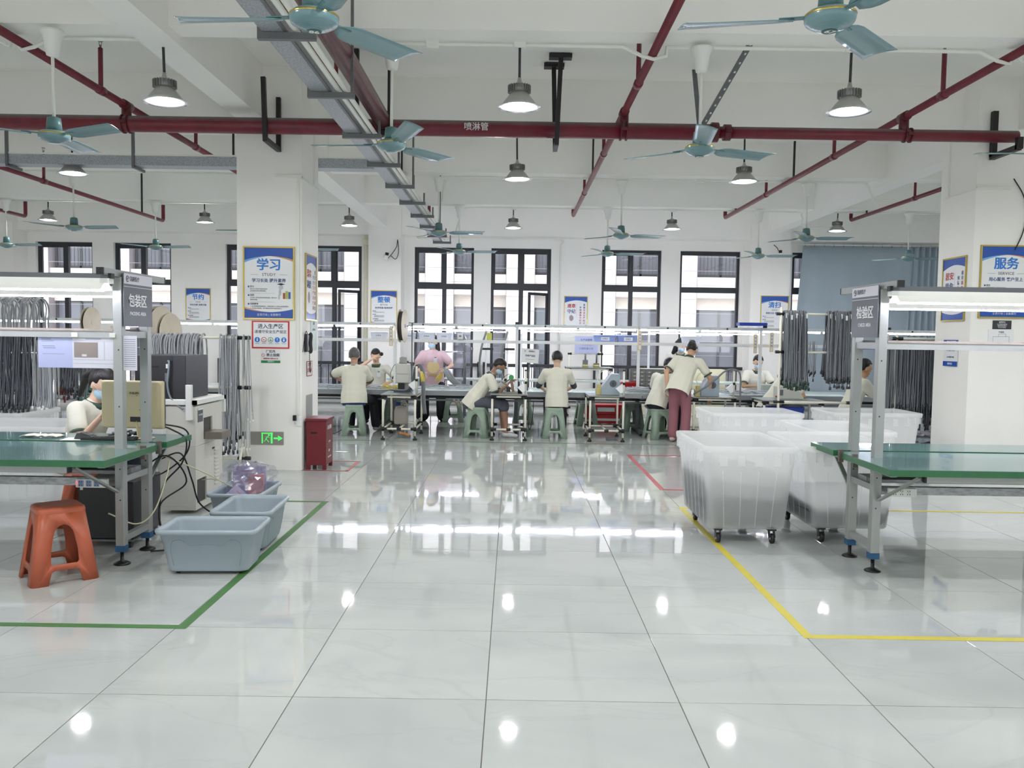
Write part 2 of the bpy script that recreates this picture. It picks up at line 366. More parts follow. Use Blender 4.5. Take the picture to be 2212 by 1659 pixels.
for k, (a, b) in enumerate(WINS[:8]):   # dark railings across the lower window
    r = thing('window_railing', 'dark metal railing across the window %s' % ['behind the hanging grey cables on the far left', 'second from the left end wall', 'hidden partly by the notice column', 'beside the cream drain pipe', 'behind the person in the pink shirt', 'with an open casement behind the sign board', 'behind the grey crimping machine', 'without a middle mullion'][k], 'railing', ((a+b)/2, 14.93, 0))
    W = b-a+.26
    MB().bb(-W/2, W/2, -.02, .02, .84, .91).build('top_rail', CHAR, r); MB().bb(-W/2, W/2, -.015, .015, .22, .27).build('bottom_rail', CHAR, r)
    for s_ in (-1, 1): MB().bb(s_*W/2-.025, s_*W/2+.025, -.02, .02, 0.0, .94).build('post', CHAR, r)
    n = 9; bm_ = MB().bb(-.009, .009, -.009, .009, .27, .84).mesh('baluster', CHAR)
    for i in range(1, n):
        o = bpy.data.objects.new('baluster', bm_); COL.objects.link(o); o.parent = r; o.location = (-W/2+W*i/n, 0, 0)

# ---------------------------------------------------------------- building across the yard
FAC = mat('facade_tile_pinkish', (232, 222, 222), 0.6, noise=0.05, nscale=30); FAC2 = mat('facade_cream_band', (226, 214, 204), 0.6, noise=0.04)
JNT = mat('facade_joint', (150, 142, 146), 0.7); SHD = mat('facade_window_interior', (92, 90, 98), 0.5, noise=0.15, nscale=3)
HOUSE = thing('opposite_building', 'pale pinkish tiled building with dark recessed windows across the yard', 'building', (0, 21.5, -6))
hb = MB(); hb.bb(-22, 22, 0.5, 6, 0, 16); hb.build('core_wall', SHD, HOUSE)
bays = [i*2.42-21.5 for i in range(19)]
pil = MB().bb(-.42, .42, -.0, .5, 0, 16).mesh('pilaster', FAC)
for i, x in enumerate(bays):
    o = bpy.data.objects.new('pilaster', pil); COL.objects.link(o); o.parent = HOUSE; o.location = (x, 0, 0)
for zz in (1.0, 4.9, 8.75, 12.6):
    MB().bb(-22, 22, .08, .5, zz, zz+.62).build('floor_band', FAC2, HOUSE); MB().bb(-22, 22, .3, .5, zz-.35, zz).build('soffit_band', FAC2, HOUSE)
jj = MB()
for i in range(40): jj.bb(-22, 22, -.004, .0, .3+i*.42, .312+i*.42)
for x in bays: 
    for s_ in (-.43, .42): jj.bb(x+s_, x+s_+.012, -.006, .5, 0, 16)
jj.build('tile_joint', JNT, HOUSE)['kind'] = 'stuff'
FW = mat('far_window_frame', (66, 66, 72), 0.5); FG = mat('far_window_glass', (110, 110, 118), 0.15)
wf = MB()
for (x0, x1, z0, z1) in ((-.75, -.70, 0, 2.9), (.70, .75, 0, 2.9), (-.03, .03, 0, 2.9), (-.7, .7, 0, .06), (-.7, .7, 1.0, 1.06), (-.7, .7, 2.84, 2.9)): wf.bb(x0, x1, .36, .44, z0, z1)
for q in range(13): wf.bb(-.66+q*.11, -.648+q*.11, .2, .22, 0.05, 1.0)
wfm = wf.mesh('far_window', FW); fgm = MB().bb(-.72, .72, .40, .41, 0, 2.9).mesh('pane', FG)
for x in bays[3:-3]:
    for zz in (1.65, 5.52, 9.4):
        o = bpy.data.objects.new('far_window', wfm); COL.objects.link(o); o.parent = HOUSE; o.location = (x+1.21, 0, zz)
        g = bpy.data.objects.new('pane', fgm); COL.objects.link(g); g.parent = o
struct(B(-40, 40, 15.3, 60, -6.2, -6).build('ground_outside', mat('yard_concrete', (150, 148, 144), 0.9)))
# ---------------------------------------------------------------- fire main and sprinkler branches
PX0, PX1 = -9.0, 5.25
mp_ = thing('fire_main_pipe', 'thick dark red fire main crossing the whole hall under the beams', 'pipe', (0, 5.33, 3.635))
MB().tube([(PX0, 0, 0), (2.16, 0, 0)], .082, 20).build('large_pipe', RED, mp_)
MB().tube([(2.16, 0, 0), (PX1, 0, 0)], .060, 18).build('reduced_pipe', RED, mp_)
for x, r in ((2.13, .1), (2.26, .082)):
    m = MB().cyl((x-.035, 0, 0), (x+.035, 0, 0), r, 20); m.bb(x-.03, x+.03, -r-.03, -r+.01, -.02, .02); m.build('coupling', DKRED, mp_)
for x in (-3.93, 1.195, 4.12, -1.26):
    r = .098 if x < 2 else .076
    m = MB()
    for s_ in (-.03, .03): m.cyl((x+s_-.008, 0, 0), (x+s_+.008, 0, 0), r, 20)
    m.bb(x-.03, x+.03, -r-.015, -r+.01, -.015, .015); m.build('strap_clamp', DKRED, mp_)
words('喷淋管', .085, (-.32, -.084, .0), mat('white_stencil', (222, 220, 222), 0.5), mp_, bold=.01)
TW = mat('wear_white', (214, 212, 210), 0.6)
def hanger(name, parent, pts, w=.045):
    m = MB()
    for a, b in pts: m.bar(a, b, w)
    return m.build(name, BLKM, parent)
hk = thing('pipe_bracket', 'black steel bracket holding the red main beside the notice column', 'bracket', (-2.46, 5.33, 3.47)); hanger('bracket_arm', hk, [((0, -.13, 0), (0, .345, 0)), ((-.0, -.13, -.02), (-.02, -.13, .62)), ((0, .345, -.02), (.0, .345, .55))])
hk = thing('pipe_bracket', 'long black double bar bracket hanging from the ceiling in the middle of the red main', 'bracket', (.5, 5.33, 3.47)); hanger('bracket_arm', hk, [((0, -.14, 0), (0, .14, 0)), ((0, -.14, -.02), (0.03, -.14, .84)), ((0, .14, -.02), (-.03, .14, .88))]); MB().bb(-.09, .14, -.19, -.09, .84, .88).build('ceiling_plate', BLKM, hk); MB().bb(-.13, .08, .1, .2, .84, .88).build('ceiling_plate', BLKM, hk)
hk = thing('pipe_bracket', 'black steel bracket holding the red main at the right-hand column', 'bracket', (5.2, 5.40, 3.5)); hanger('bracket_arm', hk, [((0, -.2, 0), (0, .28, 0)), ((0, -.2, -.02), (0, -.2, .1)), ((0, .26, 0), (0, .26, .48))], .055)
hk = thing('pipe_bracket', 'black U shaped hanger under the joint of the two red mains', 'bracket', (-1.35, 5.12, 3.53)); hanger('bracket_arm', hk, [((-.17, 0, 0), (.17, 0, 0)), ((-.17, 0, 0), (-.17, 0, .82)), ((.17, 0, 0), (.17, 0, .82))], .05)
hk = thing('pipe_bracket', 'perforated dark steel angle brace leaning beside the fan rod', 'bracket', (2.0, 5.33, 3.7))
m = MB(); m.bar((0, -.1, 0), (.25, -1.6, .66), .05, .02); m.bar((0, .1, 0), (-.03, .3, .66), .045, .02); m.build('bracket_arm', GREYM, hk)
m = MB()
for i in range(14): t_ = (i+.5)/14; m.box((.25*t_-.0, -.1-1.5*t_-.004, .66*t_-.012), (.014, .03, .01))
m.build('slot_row', WHT, hk)['kind'] = 'stuff'
# big main along the hall
m2 = thing('fire_main_pipe', 'thick glossy maroon fire main running along the hall beside the cable tray', 'pipe', (-1.26, 0, 3.66))
MB().tube([(0, -6.8, 0), (0, 5.2, 0)], .085, 20).build('large_pipe', mat('maroon_glossy', (122, 72, 78), 0.25, metal=0.15, noise=0.12, nscale=6), m2)
m = MB(); m.cyl((0, 5.1, 0), (0, 5.2, 0), .1, 20); m.build('coupling', DKRED, m2)
def branch(x, z, ya, yb, r, heads, label, riser=True, hangers=()):
    t_ = thing('sprinkler_pipe', label, 'pipe', (x, 0, z))
    pts = [(0, ya, 0), (0, yb-.05, 0)]+[(0, yb-.05+.05*math.sin(a), .05-.05*math.cos(a)) for a in (.5, 1.1, 1.57)]+[(0, yb, .30)]
    MB().tube(pts, r, 12).build('branch_pipe', RED, t_)
    if riser:
        MB().tube([(0, 5.33, -.19), (0, 5.33, 0)], .05, 14).tube([(0, 5.25, 0), (0, 5.41, 0)], r+.012, 14).build('riser', DKRED, t_)
    for y in heads:
        MB().tube([(0, y, 0), (0, y, .40)], r*.62, 10).tube([(0, y-.05, 0), (0, y+.05, 0)], r+.007, 12).build('drop_pipe', RED, t_)
        MB().cyl((0, y, .40), (0, y, .43), .012, 8).cyl((0, y, .462), (0, y, .468), .024, 10).cyl((-.012, y, .43), (-.012, y, .465), .003, 6).cyl((.012, y, .43), (.012, y, .465), .003, 6).build('sprinkler_head', GALV, t_)
    for y in hangers: MB().bar((0, y, 0), (0, y, ZC-z), .025).build('hanger_rod', BLKM, t_)
branch(-3.93, 3.82, -3, 13.5, .036, (4.8, 7.2), 'red sprinkler branch crossing the ceiling above the left packing bench', hangers=(8.6,))
branch(-1.56, 3.82, -3, 12.7, .030, (4.35, 7.3, 10.2), 'thin red sprinkler branch beside the grey cable tray', hangers=(8.8, 11.9))
branch(1.195, 3.82, -3, 12.55, .036, (4.35, 7.25, 10.1), 'red sprinkler branch running down the middle of the ceiling', hangers=(8.7, 11.9))
branch(4.08, 3.82, -3, 12.55, .036, (4.56, 7.2, 10.0), 'red sprinkler branch slanting down from the upper right corner', hangers=(8.7, 11.8))
branch(6.45, 3.80, 2, 12.5, .033, (10.0,), 'red sprinkler branch beyond the right-hand column', riser=False, hangers=(11.8,))
branch(-6.58, 3.60, 2, 12.5, .033, (8.5,), 'red sprinkler branch beneath the grey crosswise tray on the left', riser=False, hangers=(7.4, 11.6))
branch(-9.25, 3.66, 4, 12.6, .033, (), 'red sprinkler branch at the far left edge of the ceiling', riser=False, hangers=(11.6,))
# ---------------------------------------------------------------- cable trays
TRAY = mat('tray_spangled_zinc', (172, 177, 183), 0.42, metal=0.45, noise=0.35, nscale=70)
ct = thing('cable_tray', 'grey galvanised cable tray running the length of the hall on brackets', 'cable tray', (0, 0, 3.36))
m = MB(); m.bb(-1.49, -1.36, -6.8, 13.2, 0, .004); m.bb(-1.493, -1.489, -6.8, 13.2, 0, .09); m.bb(-1.361, -1.357, -6.8, 13.2, 0, .09); m.build('tray_channel', TRAY, ct)
MB().bb(-1.357, -1.335, -6.8, 13.2, 0, .012).build('edge_strip', GREYM, ct)
for i, y in enumerate([-2.2, -.9, .35, 1.9, 3.15, 4.45, 5.75, 7.03, 8.3, 9.55, 10.8, 12.05, 13.1]):
    b = MB(); b.bb(-1.52, -1.16, y-.02, y+.02, -.045, -.003); b.bb(-1.52, -1.48, y-.02, y+.02, -.003, .12); b.bb(-1.19, -1.168, y-.01, y+.01, 0, ZC-3.36 if i % 3 == 1 else .12); b.build('bracket', GREYM, ct)
for x, r in ((-1.29, .02), (-1.235, .02)):
    o = MB().tube([(x, -6.8, 3.385), (x, 13.0, 3.385)], r, 10).build('conduit_pipe', WHTP); tag(o, 'white plastic conduit lying beside the long cable tray, %s of two' % ('nearer the tray' if x < -1.26 else 'outer'), 'conduit')
ct2 = thing('cable_tray', 'grey crosswise cable tray left of the notice column', 'cable tray', (0, 6.62, 3.47))
m = MB(); m.bb(-9.5, -1.35, 0, .2, 0, .005); m.bb(-9.5, -1.35, -.003, .0, 0, .11); m.bb(-9.5, -1.35, .2, .203, 0, .11); m.build('tray_channel', TRAY, ct2)
MB().bb(-9.5, -1.35, -.008, .01, .115, .135).build('cover_strip', WHTP, ct2)
for x in (-5.95, -4.45, -7.5, -8.9): MB().bar((x, -.01, -.02), (x, -.01, .5), .03).bar((x, -.02, -.02), (x, .28, -.02), .03).build('bracket', GREYM, ct2)
# ---------------------------------------------------------------- white conduit along the beams
def conduit(label, pts, r=.014, boxes=()):
    t_ = thing('beam_conduit', label, 'conduit', (0, 0, 0))
    MB().tube(pts, r, 8).build('pipe_run', WHTP, t_)
    for p in boxes: MB().box(p, (.1, .06, .05)).build('junction_box', WHTP, t_, bev=.004)
YA, YC, YD = 3.51, 9.13, 12.02
for x0, x1, nm in ((-8, -2.95, 'left of the lengthwise beam'), (-1.1, 5.4, 'over the centre of the hall')):
    pts = []
    x = x0
    while x < x1:
        pts.append((x, YA, 3.86)); 
        for bx in (1.195, 4.08, -3.93):
            if x < bx-.25 <= x+.4 and bx+.3 < x1: pts += [(bx-.25, YA, 3.86), (bx-.1, YA, 3.79), (bx, YA, 3.765), (bx+.1, YA, 3.79), (bx+.25, YA, 3.86)]
        x += .4
    pts = sorted(pts)+[(x1, YA, 3.86)]
    conduit('white conduit under the nearest beam, '+nm, pts, .016, [(q, YA, 3.86) for q in (-2.77-2.9, .11, 2.79, -.6) if x0 < q < x1])
conduit('white conduit under the third beam left of the notice column', [(-9, YC, 3.865), (-2.95, YC, 3.865)])
conduit('white conduit under the third beam with a drop at its right end', curve_pts([(-1.0, YC, 3.5), (-.95, YC, 3.8), (-.8, YC, 3.865), (2, YC, 3.865), (5.0, YC, 3.865), (5.3, YC, 3.85), (5.38, YC, 3.7), (5.46, YC, 3.62), (5.8, YC, 3.62)], 4), boxes=[(.11, YC, 3.86), (2.84, YC, 3.86)])
conduit('white conduit under the fourth beam over the far benches', curve_pts([(-1.0, YD, 3.4), (-.9, YD, 3.7), (-.7, YD, 3.86), (2, YD, 3.87), (5.0, YD, 3.87), (5.35, YD, 3.8), (5.4, YD, 3.6), (5.9, YD, 3.6)], 4), boxes=[(.06, YD, 3.86), (3.0, YD, 3.86)])
conduit('white conduit under the fourth beam at the left side', [(-9.6, YD, 3.87), (-2.95, YD, 3.87)])
conduit('white conduit under the fourth beam at the right end', [(5.9, YD, 3.87), (10, YD, 3.87)])
conduit('white wall conduit dropping between two back windows', curve_pts([(-2.0, 14.6, 3.6), (0, 14.6, 3.61), (1.05, 14.6, 3.6), (1.1, 14.75, 3.5), (1.1, 14.97, 3.3), (1.1, 14.97, 1.2)], 4), .02)
conduit('thin white conduit in front of the red main near the second lamp', [(2.9-.6, 6.3, 4.3), (2.3, 6.3, 3.87)], .012)
# ---------------------------------------------------------------- high-bay lamps
def lamp_proto():
    t_ = thing('high_bay_lamp', '', 'lamp', (0, 0, 0), group='grey bell shaped high bay lamps')
    MB().cyl((0, 0, .17), (0, 0, .50), .011, 10).build('rod', mat('dark_rod', (62, 64, 66), 0.4, metal=.4), t_)
    MB().lathe([(.012, .20), (.02, .165), (.045, .15), (.078, .135)], n=18).build('top_cap', LAMPG, t_)
    m = MB(); m.lathe([(.080, .135), (.080, .085), (.06, .078)], n=24)
    for k in range(24):
        a = 2*PI*k/24; m.box((.086*math.cos(a), .086*math.sin(a), .108), (.016, .004, .06), Matrix.Rotation(a, 3, 'Z'))
    m.build('heat_sink', LAMPF, t_)
    MB().lathe([(.066, .084), (.070, .072), (.082, .058), (.106, .030), (.132, -.004), (.150, -.025)], n=32, cap=False).build('shade', LAMPG, t_, shell=.002)
    MB().lathe([(.150, -.025), (.176, -.032), (.177, -.037), (.146, -.034)], n=32, cap=False).build('reflector_rim', LAMPR, t_)
    MB().lathe([(.088, .000), (.110, -.010), (.128, -.018), (.146, -.03)], n=32, cap=False).build('inner_reflector', mat('facetted_reflector', (235, 238, 240), .32, metal=.75, bump=.6, bscale=160), t_)
    MB().lathe([(.0, -.022), (.05, -.020), (.080, -.012), (.090, .0), (.0, .012)], n=24).build('led_disc', EMIT, t_)
    return t_
LP = lamp_proto()
spots = [(-2.77, 3.51, 3.40, 'first row, left of the lengthwise beam'), (.11, 3.51, 3.40, 'first row, hanging over the middle aisle'), (2.79, 3.51, 3.40, 'first row, hanging beneath the large fan on the right'),
 (-5.25, 6.76, 3.42, 'second row, tucked under the crosswise tray on the left'), (.11, 6.76, 3.43, 'second row, middle aisle, behind the red main'), (2.84, 6.76, 3.44, 'second row, behind a fan blade right of middle'),
 (-8.57, 12.15, 3.57, 'third row, leftmost, above the hanging cables'), (-5.66, 12.15, 3.57, 'third row, hanging just left of the notice column'), (-2.98, 12.15, 3.55, 'third row, hanging just right of the notice column'), (.06, 12.15, 3.55, 'third row, hanging over the middle aisle'), (3.0, 12.15, 3.57, 'third row, hanging right of the middle'), (6.06, 12.15, 3.58, 'third row, hanging in front of the blue curtain'), (-2.8, 6.76, 3.43, 'second row, hidden behind the notice column')]+[(x, y, 3.4, 'hanging behind the viewpoint') for y in (.1, -3.3) for x in (-5.6, -2.3, .11, 2.79, 5.6)]+[(x, y, 3.42, 'outside the picture at the side') for y in (3.51, 6.76) for x in (-8.6, 8.4)]+[(5.8, 3.51, 3.42, 'just outside the picture at the right')]
for i, (x, y, z, l) in enumerate(spots):
    o = LP if i == 0 else dup(LP); o.location = (x, y, z); o['label'] = 'grey bell shaped high bay lamp, '+l
    o.rotation_euler = (rnd.uniform(-.02, .02), rnd.uniform(-.03, .03), 0)
    if abs(y-6.76) < .1 or abs(y-12.15) < .1: MB().cyl((0, 0, .49), (0, 0, ZC-z+.002), .011, 10).build('rod_extension', MATS['dark_rod'], o)
# ---------------------------------------------------------------- ceiling fans
def fan(x, y, z, a0, label, num=None, canopy=True, tilt=0.0):
    t_ = thing('ceiling_fan', label, 'fan', (x, y, z), group=None)
    t_.rotation_euler = (rnd.uniform(-.015, .015), tilt, 0)
    MB().lathe([(.0, -.044), (.038, -.044), (.040, -.036), (.050, -.038), (.056, -.030), (.068, -.032), (.074, -.023), (.086, -.025), (.092, -.014), (.108, -.012), (.115, .0), (.117, .018), (.115, .03), (.10, .042), (.06, .05), (.0, .052)], n=32).build('motor_housing', TEAL, t_)
    MB().lathe([(.1175, .018), (.1185, .021), (.1185, .026), (.1165, .029)], n=32, cap=False).build('gold_band', GOLD, t_)
    MB().lathe([(.0, .16), (.03, .158), (.05, .15), (.055, .11), (.058, .05), (.0, .05)], n=20).build('upper_cup', TEALD, t_)
    MB().cyl((0, 0, .15), (0, 0, .78), .0125, 12).build('down_rod', WHTP, t_)
    if canopy: MB().lathe([(.02, .62), (.045, .63), (.055, .68), (.062, .74), (.075, .78), (.09, .80), (.088, .82), (.0, .82)], n=20).build('ceramic_canopy', WHT, t_)
    bl = MB(); pr = [(.10, .028), (.17, .03), (.20, .062), (.30, .068), (.58, .075), (.66, .062), (.705, .0)]
    n = 12; top = []
    us = [.16+.54*i/n for i in range(n+1)]
    def wid(u):
        if u < .22: return .03+.035*(u-.16)/.06
        return .066+.014*(u-.22)/.4
    vs = []; fs = []
    for i, u in enumerate(us):
        w_ = wid(u); pit = .30-.12*(u-.16)/.54
        for j in range(5):
            v = -1+j/2; uu_ = u
            if i == n: uu_ = u-.05*((v+1)/2)
            vs.append((uu_, v*w_, .020-v*w_*math.tan(pit)*.9-.008*v*v+.012*(u-.16)))
    for i in range(n):
        for j in range(4): fs.append((i*5+j, i*5+j+1, (i+1)*5+j+1, (i+1)*5+j))
    bl.add(vs, fs, True)
    bm_ = bl.mesh('blade', TEAL)
    im = MB().bar((.10, 0, .022), (.23, 0, .020), .035, .006).mesh('blade_iron', TEALD)
    for k in range(3):
        b = bpy.data.objects.new('blade', bm_); COL.objects.link(b); b.parent = t_; b.rotation_euler = (0, 0, a0+2*PI*k/3)
        md = b.modifiers.new('s', 'SOLIDIFY'); md.thickness = .003
        q = bpy.data.objects.new('blade_iron', im); COL.objects.link(q); q.parent = b
    if num:
        MB().cyl((0, 0, -.0475), (0, 0, -.045), .036, 20).build('number_plate', mat('plate_green', (38, 84, 80), 0.35), t_)
        words(num, .05, (0, 0, -.049), WHT, t_, rot=(PI, 0, .25), bold=.02)
    return t_
R_ = math.radians
fan(-.885, .71, 2.99, R_(176), 'teal ceiling fan numbered 86 at the top, in front of the maroon main', '86')
fan(1.545, .61, 2.99, R_(168), 'teal ceiling fan numbered 67 at the top right', '67')
fan(-3.54, 3.26, 3.01, R_(-25), 'teal ceiling fan above the left packing bench light')
fan(-.935, 3.56, 3.045, R_(173), 'teal ceiling fan just right of the notice column beside the cable tray')
fan(1.575, 3.46, 3.025, R_(22), 'teal ceiling fan in front of the pipe coupling on the red main', '67')
fan(4.55, 3.45, 3.03, R_(175), 'teal ceiling fan whose blade tip crosses the right-hand column')
fC = ['far left over the hanging cables', 'second row beyond the notice column, largely hidden by it', 'second row at the far end of the cable tray', 'second row over the middle workbench', 'second row in front of the right-hand crosswise beam end']
for i, (x, a) in enumerate(((-6.51, -5), (-3.75, 50), (-1.05, 0), (1.68, 15), (4.45, 3))): fan(x, 9.16, 3.03, R_(a), 'small looking teal ceiling fan, '+fC[i])
fD = ['farthest row, leftmost at the edge of the first window', 'farthest row, in front of the second window from the left', 'farthest row, peeking out right of the notice column', 'farthest row, in front of the window behind the pink shirt', 'farthest row, in front of the seventh window', 'farthest row, beside the right security camera', 'farthest row, in front of the blue curtain']
for i, (x, a) in enumerate(((-9.17, -8), (-6.45, -10), (-3.8, 4), (-.92, 2), (1.78, 5), (4.53, 0), (7.26, 8))): fan(x, 11.86, 3.03, R_(a), 'small looking teal ceiling fan, '+fD[i])
# drain pipe, cameras, loose cables
t_ = thing('drain_pipe', 'cream vertical drain pipe beside the back wall pilaster', 'pipe', (-3.14, 14.85, 0))
MB().cyl((0, 0, 0), (0, 0, 4.36), .055, 16).build('pipe_run', mat('cream_pvc', (224, 220, 200), 0.4), t_); MB().cyl((0, 0, 3.45), (0, 0, 3.60), .064, 16).cyl((0, 0, 2.72), (0, 0, 2.74), .058, 16).build('socket', mat('cream_pvc', (224, 220, 200)), t_)
for (x, y, z, s_, l) in ((-2.62, 14.43, 3.17, 1, 'small white security camera on the left pilaster'), (5.70, 14.43, 3.34, -1, 'small white security camera on the right pilaster')):
    t_ = thing('security_camera', l, 'camera', (x, y, z))
    rt = Matrix.Rotation(-.35, 3, 'X') @ Matrix.Rotation(s_*.3, 3, 'Z')
    MB().box((0, -.16, 0), (.09, .2, .08), rt).build('housing', WHT, t_, bev=.008); MB().box((rt @ Vector((0, -.105, 0)))+Vector((0, -.16, 0)), (.07, .012, .06), rt).build('lens_window', BLK, t_)
    MB().bar((0, 0, -.08), (0, -.1, -.02), .03).build('arm', WHT, t_)
    MB().tube(curve_pts([(0, -.02, -.05), (s_*.1, -.02, .06), (s_*.2, -.02, .22), (s_*.22, -.02, .36), (s_*.24, -.02, .1), (s_*.18, -.02, -.05), (s_*.08, -.02, .02)] if s_ > 0 else [(0, -.02, .03), (-.02, -.03, .12), (-.1, -.02, .2)], 6), .008, 6).build('cable', BLK, t_)
o = MB().tube(curve_pts([(5.45, 5.685, 3.28), (5.56, 5.68, 3.1), (5.6, 5.68, 2.9), (5.57, 5.68, 2.7), (5.5, 5.685, 2.52)], 6), .006, 6).build('loose_cable', BLK); tag(o, 'loose black cable curving down the right-hand column', 'cable')
for nm, (x, ya, yb, z) in {'left': (-2.2, 5.72, 6.4, 3.18), 'right': (5.05, 5.72, 6.4, 3.16)}.items():
    t_ = thing('column_trunking', 'white cable trunking on the %s column' % ('notice' if nm == 'left' else 'right-hand'), 'trunking', (0, 0, 0))
    if nm == 'left':
        MB().bb(-2.5, -2.2, 5.68, 5.70, z, z+.03).bb(-2.215, -2.195, 5.68, 6.4, z-.02, z+.01).bb(-2.215, -2.2, 6.2, 6.225, z, ZB).bb(-2.265, -2.24, 5.68, 5.70, 0.62, z).build('trunking_run', WHTP, t_)
    else: MB().bb(5.06, 5.42, 5.68, 5.70, z, z+.03).bb(5.04, 5.06, 5.68, 6.3, z, z+.012).bb(5.045, 5.06, 6.25, 6.27, z, ZB).build('trunking_run', WHTP, t_)
# ---------------------------------------------------------------- helpers for moulded plastic things
def rrect(w, l, r, z, n=4, cx=0, cy=0):
    out = []
    for (sx, sy, a0) in ((1, 1, 0), (-1, 1, PI/2), (-1, -1, PI), (1, -1, 3*PI/2)):
        for k in range(n+1):
            a = a0+PI/2*k/n; out.append(Vector((cx+sx*(w/2-r)+r*math.cos(a), cy+sy*(l/2-r)+r*math.sin(a), z)))
    return out
def loft(m, rings, smooth=True, capa=False, capb=False):
    n = len(rings[0]); vs = [v for r in rings for v in r]; fs = []
    for i in range(len(rings)-1):
        for k in range(n): fs.append((i*n+k, i*n+(k+1) % n, (i+1)*n+(k+1) % n, (i+1)*n+k))
    m.add(vs, fs, smooth)
    if capa: m.add(rings[0], [tuple(range(n))])
    if capb: m.add(rings[-1], [tuple(range(n))])
    return m
from mathutils.geometry import tessellate_polygon
def stool_mesh(m_, h=.455, wt=.255, wb=.375, c=.035):
    M_ = MB()
    zt = h-.02
    def side(rot):
        outer = [(-1, 0), (-.62, 0), (-.52, .17), (-.40, .19), (.40, .19), (.52, .17), (.62, 0), (1, 0), (1, .5), (1, 1), (.5, 1), (0, 1), (-.5, 1), (-1, 1), (-1, .5)]
        hole = [(-.56, .30), (-.58, .45), (-.52, .62)]+[(-.5*math.cos(a), .66+.15*math.sin(a)) for a in [PI*k/8 for k in range(0, 9)]]+[(.52, .62), (.58, .45), (.56, .30), (.50, .27), (-.50, .27)]
        allp = outer+hole
        tris = tessellate_polygon([[Vector((x, y, 0)) for x, y in outer], [Vector((x, y, 0)) for x, y in hole]])
        vs = []
        for (u, v) in allp:
            w = (wb+(wt-wb)*v)/2; vs.append(rot @ Vector((u*(w-c), -w, v*zt)))
        M_.add(vs, [tuple(t_) for t_ in tris], True)
    for k in range(4): side(Matrix.Rotation(k*PI/2, 3, 'Z'))
    for k in range(4):   # rounded corner strips = the four legs
        rot = Matrix.Rotation(k*PI/2, 3, 'Z'); rings = []
        for v in (0, .5, 1):
            w = (wb+(wt-wb)*v)/2
            rings.append([rot @ Vector((w-c+c*math.sin(a), -(w-c)-c*math.cos(a), v*zt)) for a in [PI/2*q/4 for q in range(5)]])
        vs = [p for r in rings for p in r]; M_.add(vs, [(i*5+q, i*5+q+1, (i+1)*5+q+1, (i+1)*5+q) for i in range(2) for q in range(4)], True)
    body = M_.mesh('stool_shell', m_)
    S = MB(); w = wt
    loft(S, [rrect(w+.004, w+.004, c, zt-.02), rrect(w+.006, w+.006, c, zt), rrect(w-.004, w-.004, c, zt+.014), rrect(w-.03, w-.03, c*.8, zt+.02), rrect(w-.1, w-.1, c*.5, zt+.017)], capb=True)
    return body, S.mesh('seat', m_)
def stool_proto(m_, label, group=None):
    t_ = thing('plastic_stool', label, 'stool', group=group); b, s = stool_mesh(m_)
    o = bpy.data.objects.new('leg_frame', b); COL.objects.link(o); o.parent = t_; md = o.modifiers.new('s', 'SOLIDIFY'); md.thickness = .012; md.offset = -1
    o = bpy.data.objects.new('seat', s); COL.objects.link(o); o.parent = t_
    return t_
ORNG = mat('orange_plastic', (180, 92, 64), 0.38, noise=0.05); GRNS = mat('sage_green_plastic', (148, 168, 150), 0.42, noise=0.03)
os_ = stool_proto(ORNG, 'orange plastic stool standing in front of the packing bench'); os_.location = (-2.66, 1.63, 0); os_.rotation_euler = (0, 0, R_(41)); os_.scale = (1, 1, .98)
o = dup(os_, (-3.2, 3.05, 0), R_(10), 'orange plastic stool partly hidden behind the packing bench legs')
gs = stool_proto(GRNS, '', 'sage green stools along the far benches')
for i, (x, y, a, l) in enumerate(((-2.28, 9.05, 8, 'under the grey-haired man at the left bench'), (-.42, 9.0, -14, 'under the man in grey shorts'), (.72, 9.06, 3, 'under the seated man in the middle'), (2.30, 9.12, 20, 'under the leaning person beside the pink trousers'), (-.95, 11.2, 5, 'empty, behind the bench left of the man in grey shorts'), (.28, 11.0, 0, 'empty, behind the bench under the white notice board'), (1.36, 10.9, 8, 'behind the bench in front of the red crates'), (-1.95, 10.95, 0, 'behind the bench next to the white jerrycan'), (2.05, 10.2, 10, 'dark shaded, behind the leaning seated person'), (4.55, 7.8, 0, 'under the seated man behind the check sign'), (3.72, 8.75, 0, 'under the worker behind the hanging cables'), (-5.55, 9.2, 0, 'under the worker behind the packing sign'), (4.3, 11.0, 0, 'under the masked man at the right end of the bench'))):
    o = gs if i == 0 else dup(gs); o.location = (x, y, 0); o.rotation_euler = (0, 0, R_(a)); o['label'] = 'sage green plastic stool '+l
# ---------------------------------------------------------------- white wheeled tubs
def tubmat(name, rgb, tr=.35, rough=.35, clear=0.0):
    m = bpy.data.materials.new(name); m.use_nodes = True; nt = m.node_tree; b = nt.nodes['Principled BSDF']; o = nt.nodes['Material Output']
    b.inputs['Base Color'].default_value = (*lin(rgb), 1); b.inputs['Roughness'].default_value = rough
    t_ = nt.nodes.new('ShaderNodeBsdfTranslucent'); t_.inputs[0].default_value = (*lin(rgb), 1)
    mx = nt.nodes.new('ShaderNodeMixShader'); mx.inputs[0].default_value = tr
    nt.links.new(b.outputs[0], mx.inputs[1]); nt.links.new(t_.outputs[0], mx.inputs[2]); nt.links.new(mx.outputs[0], o.inputs[0])
    if clear:
        tp = nt.nodes.new('ShaderNodeBsdfTransparent'); m3 = nt.nodes.new('ShaderNodeMixShader'); m3.inputs[0].default_value = clear; nt.links.new(mx.outputs[0], m3.inputs[1]); nt.links.new(tp.outputs[0], m3.inputs[2]); nt.links.new(m3.outputs[0], o.inputs[0])
    return m
TUB = tubmat('milky_white_plastic', (250, 251, 251), .6, .3, .46)
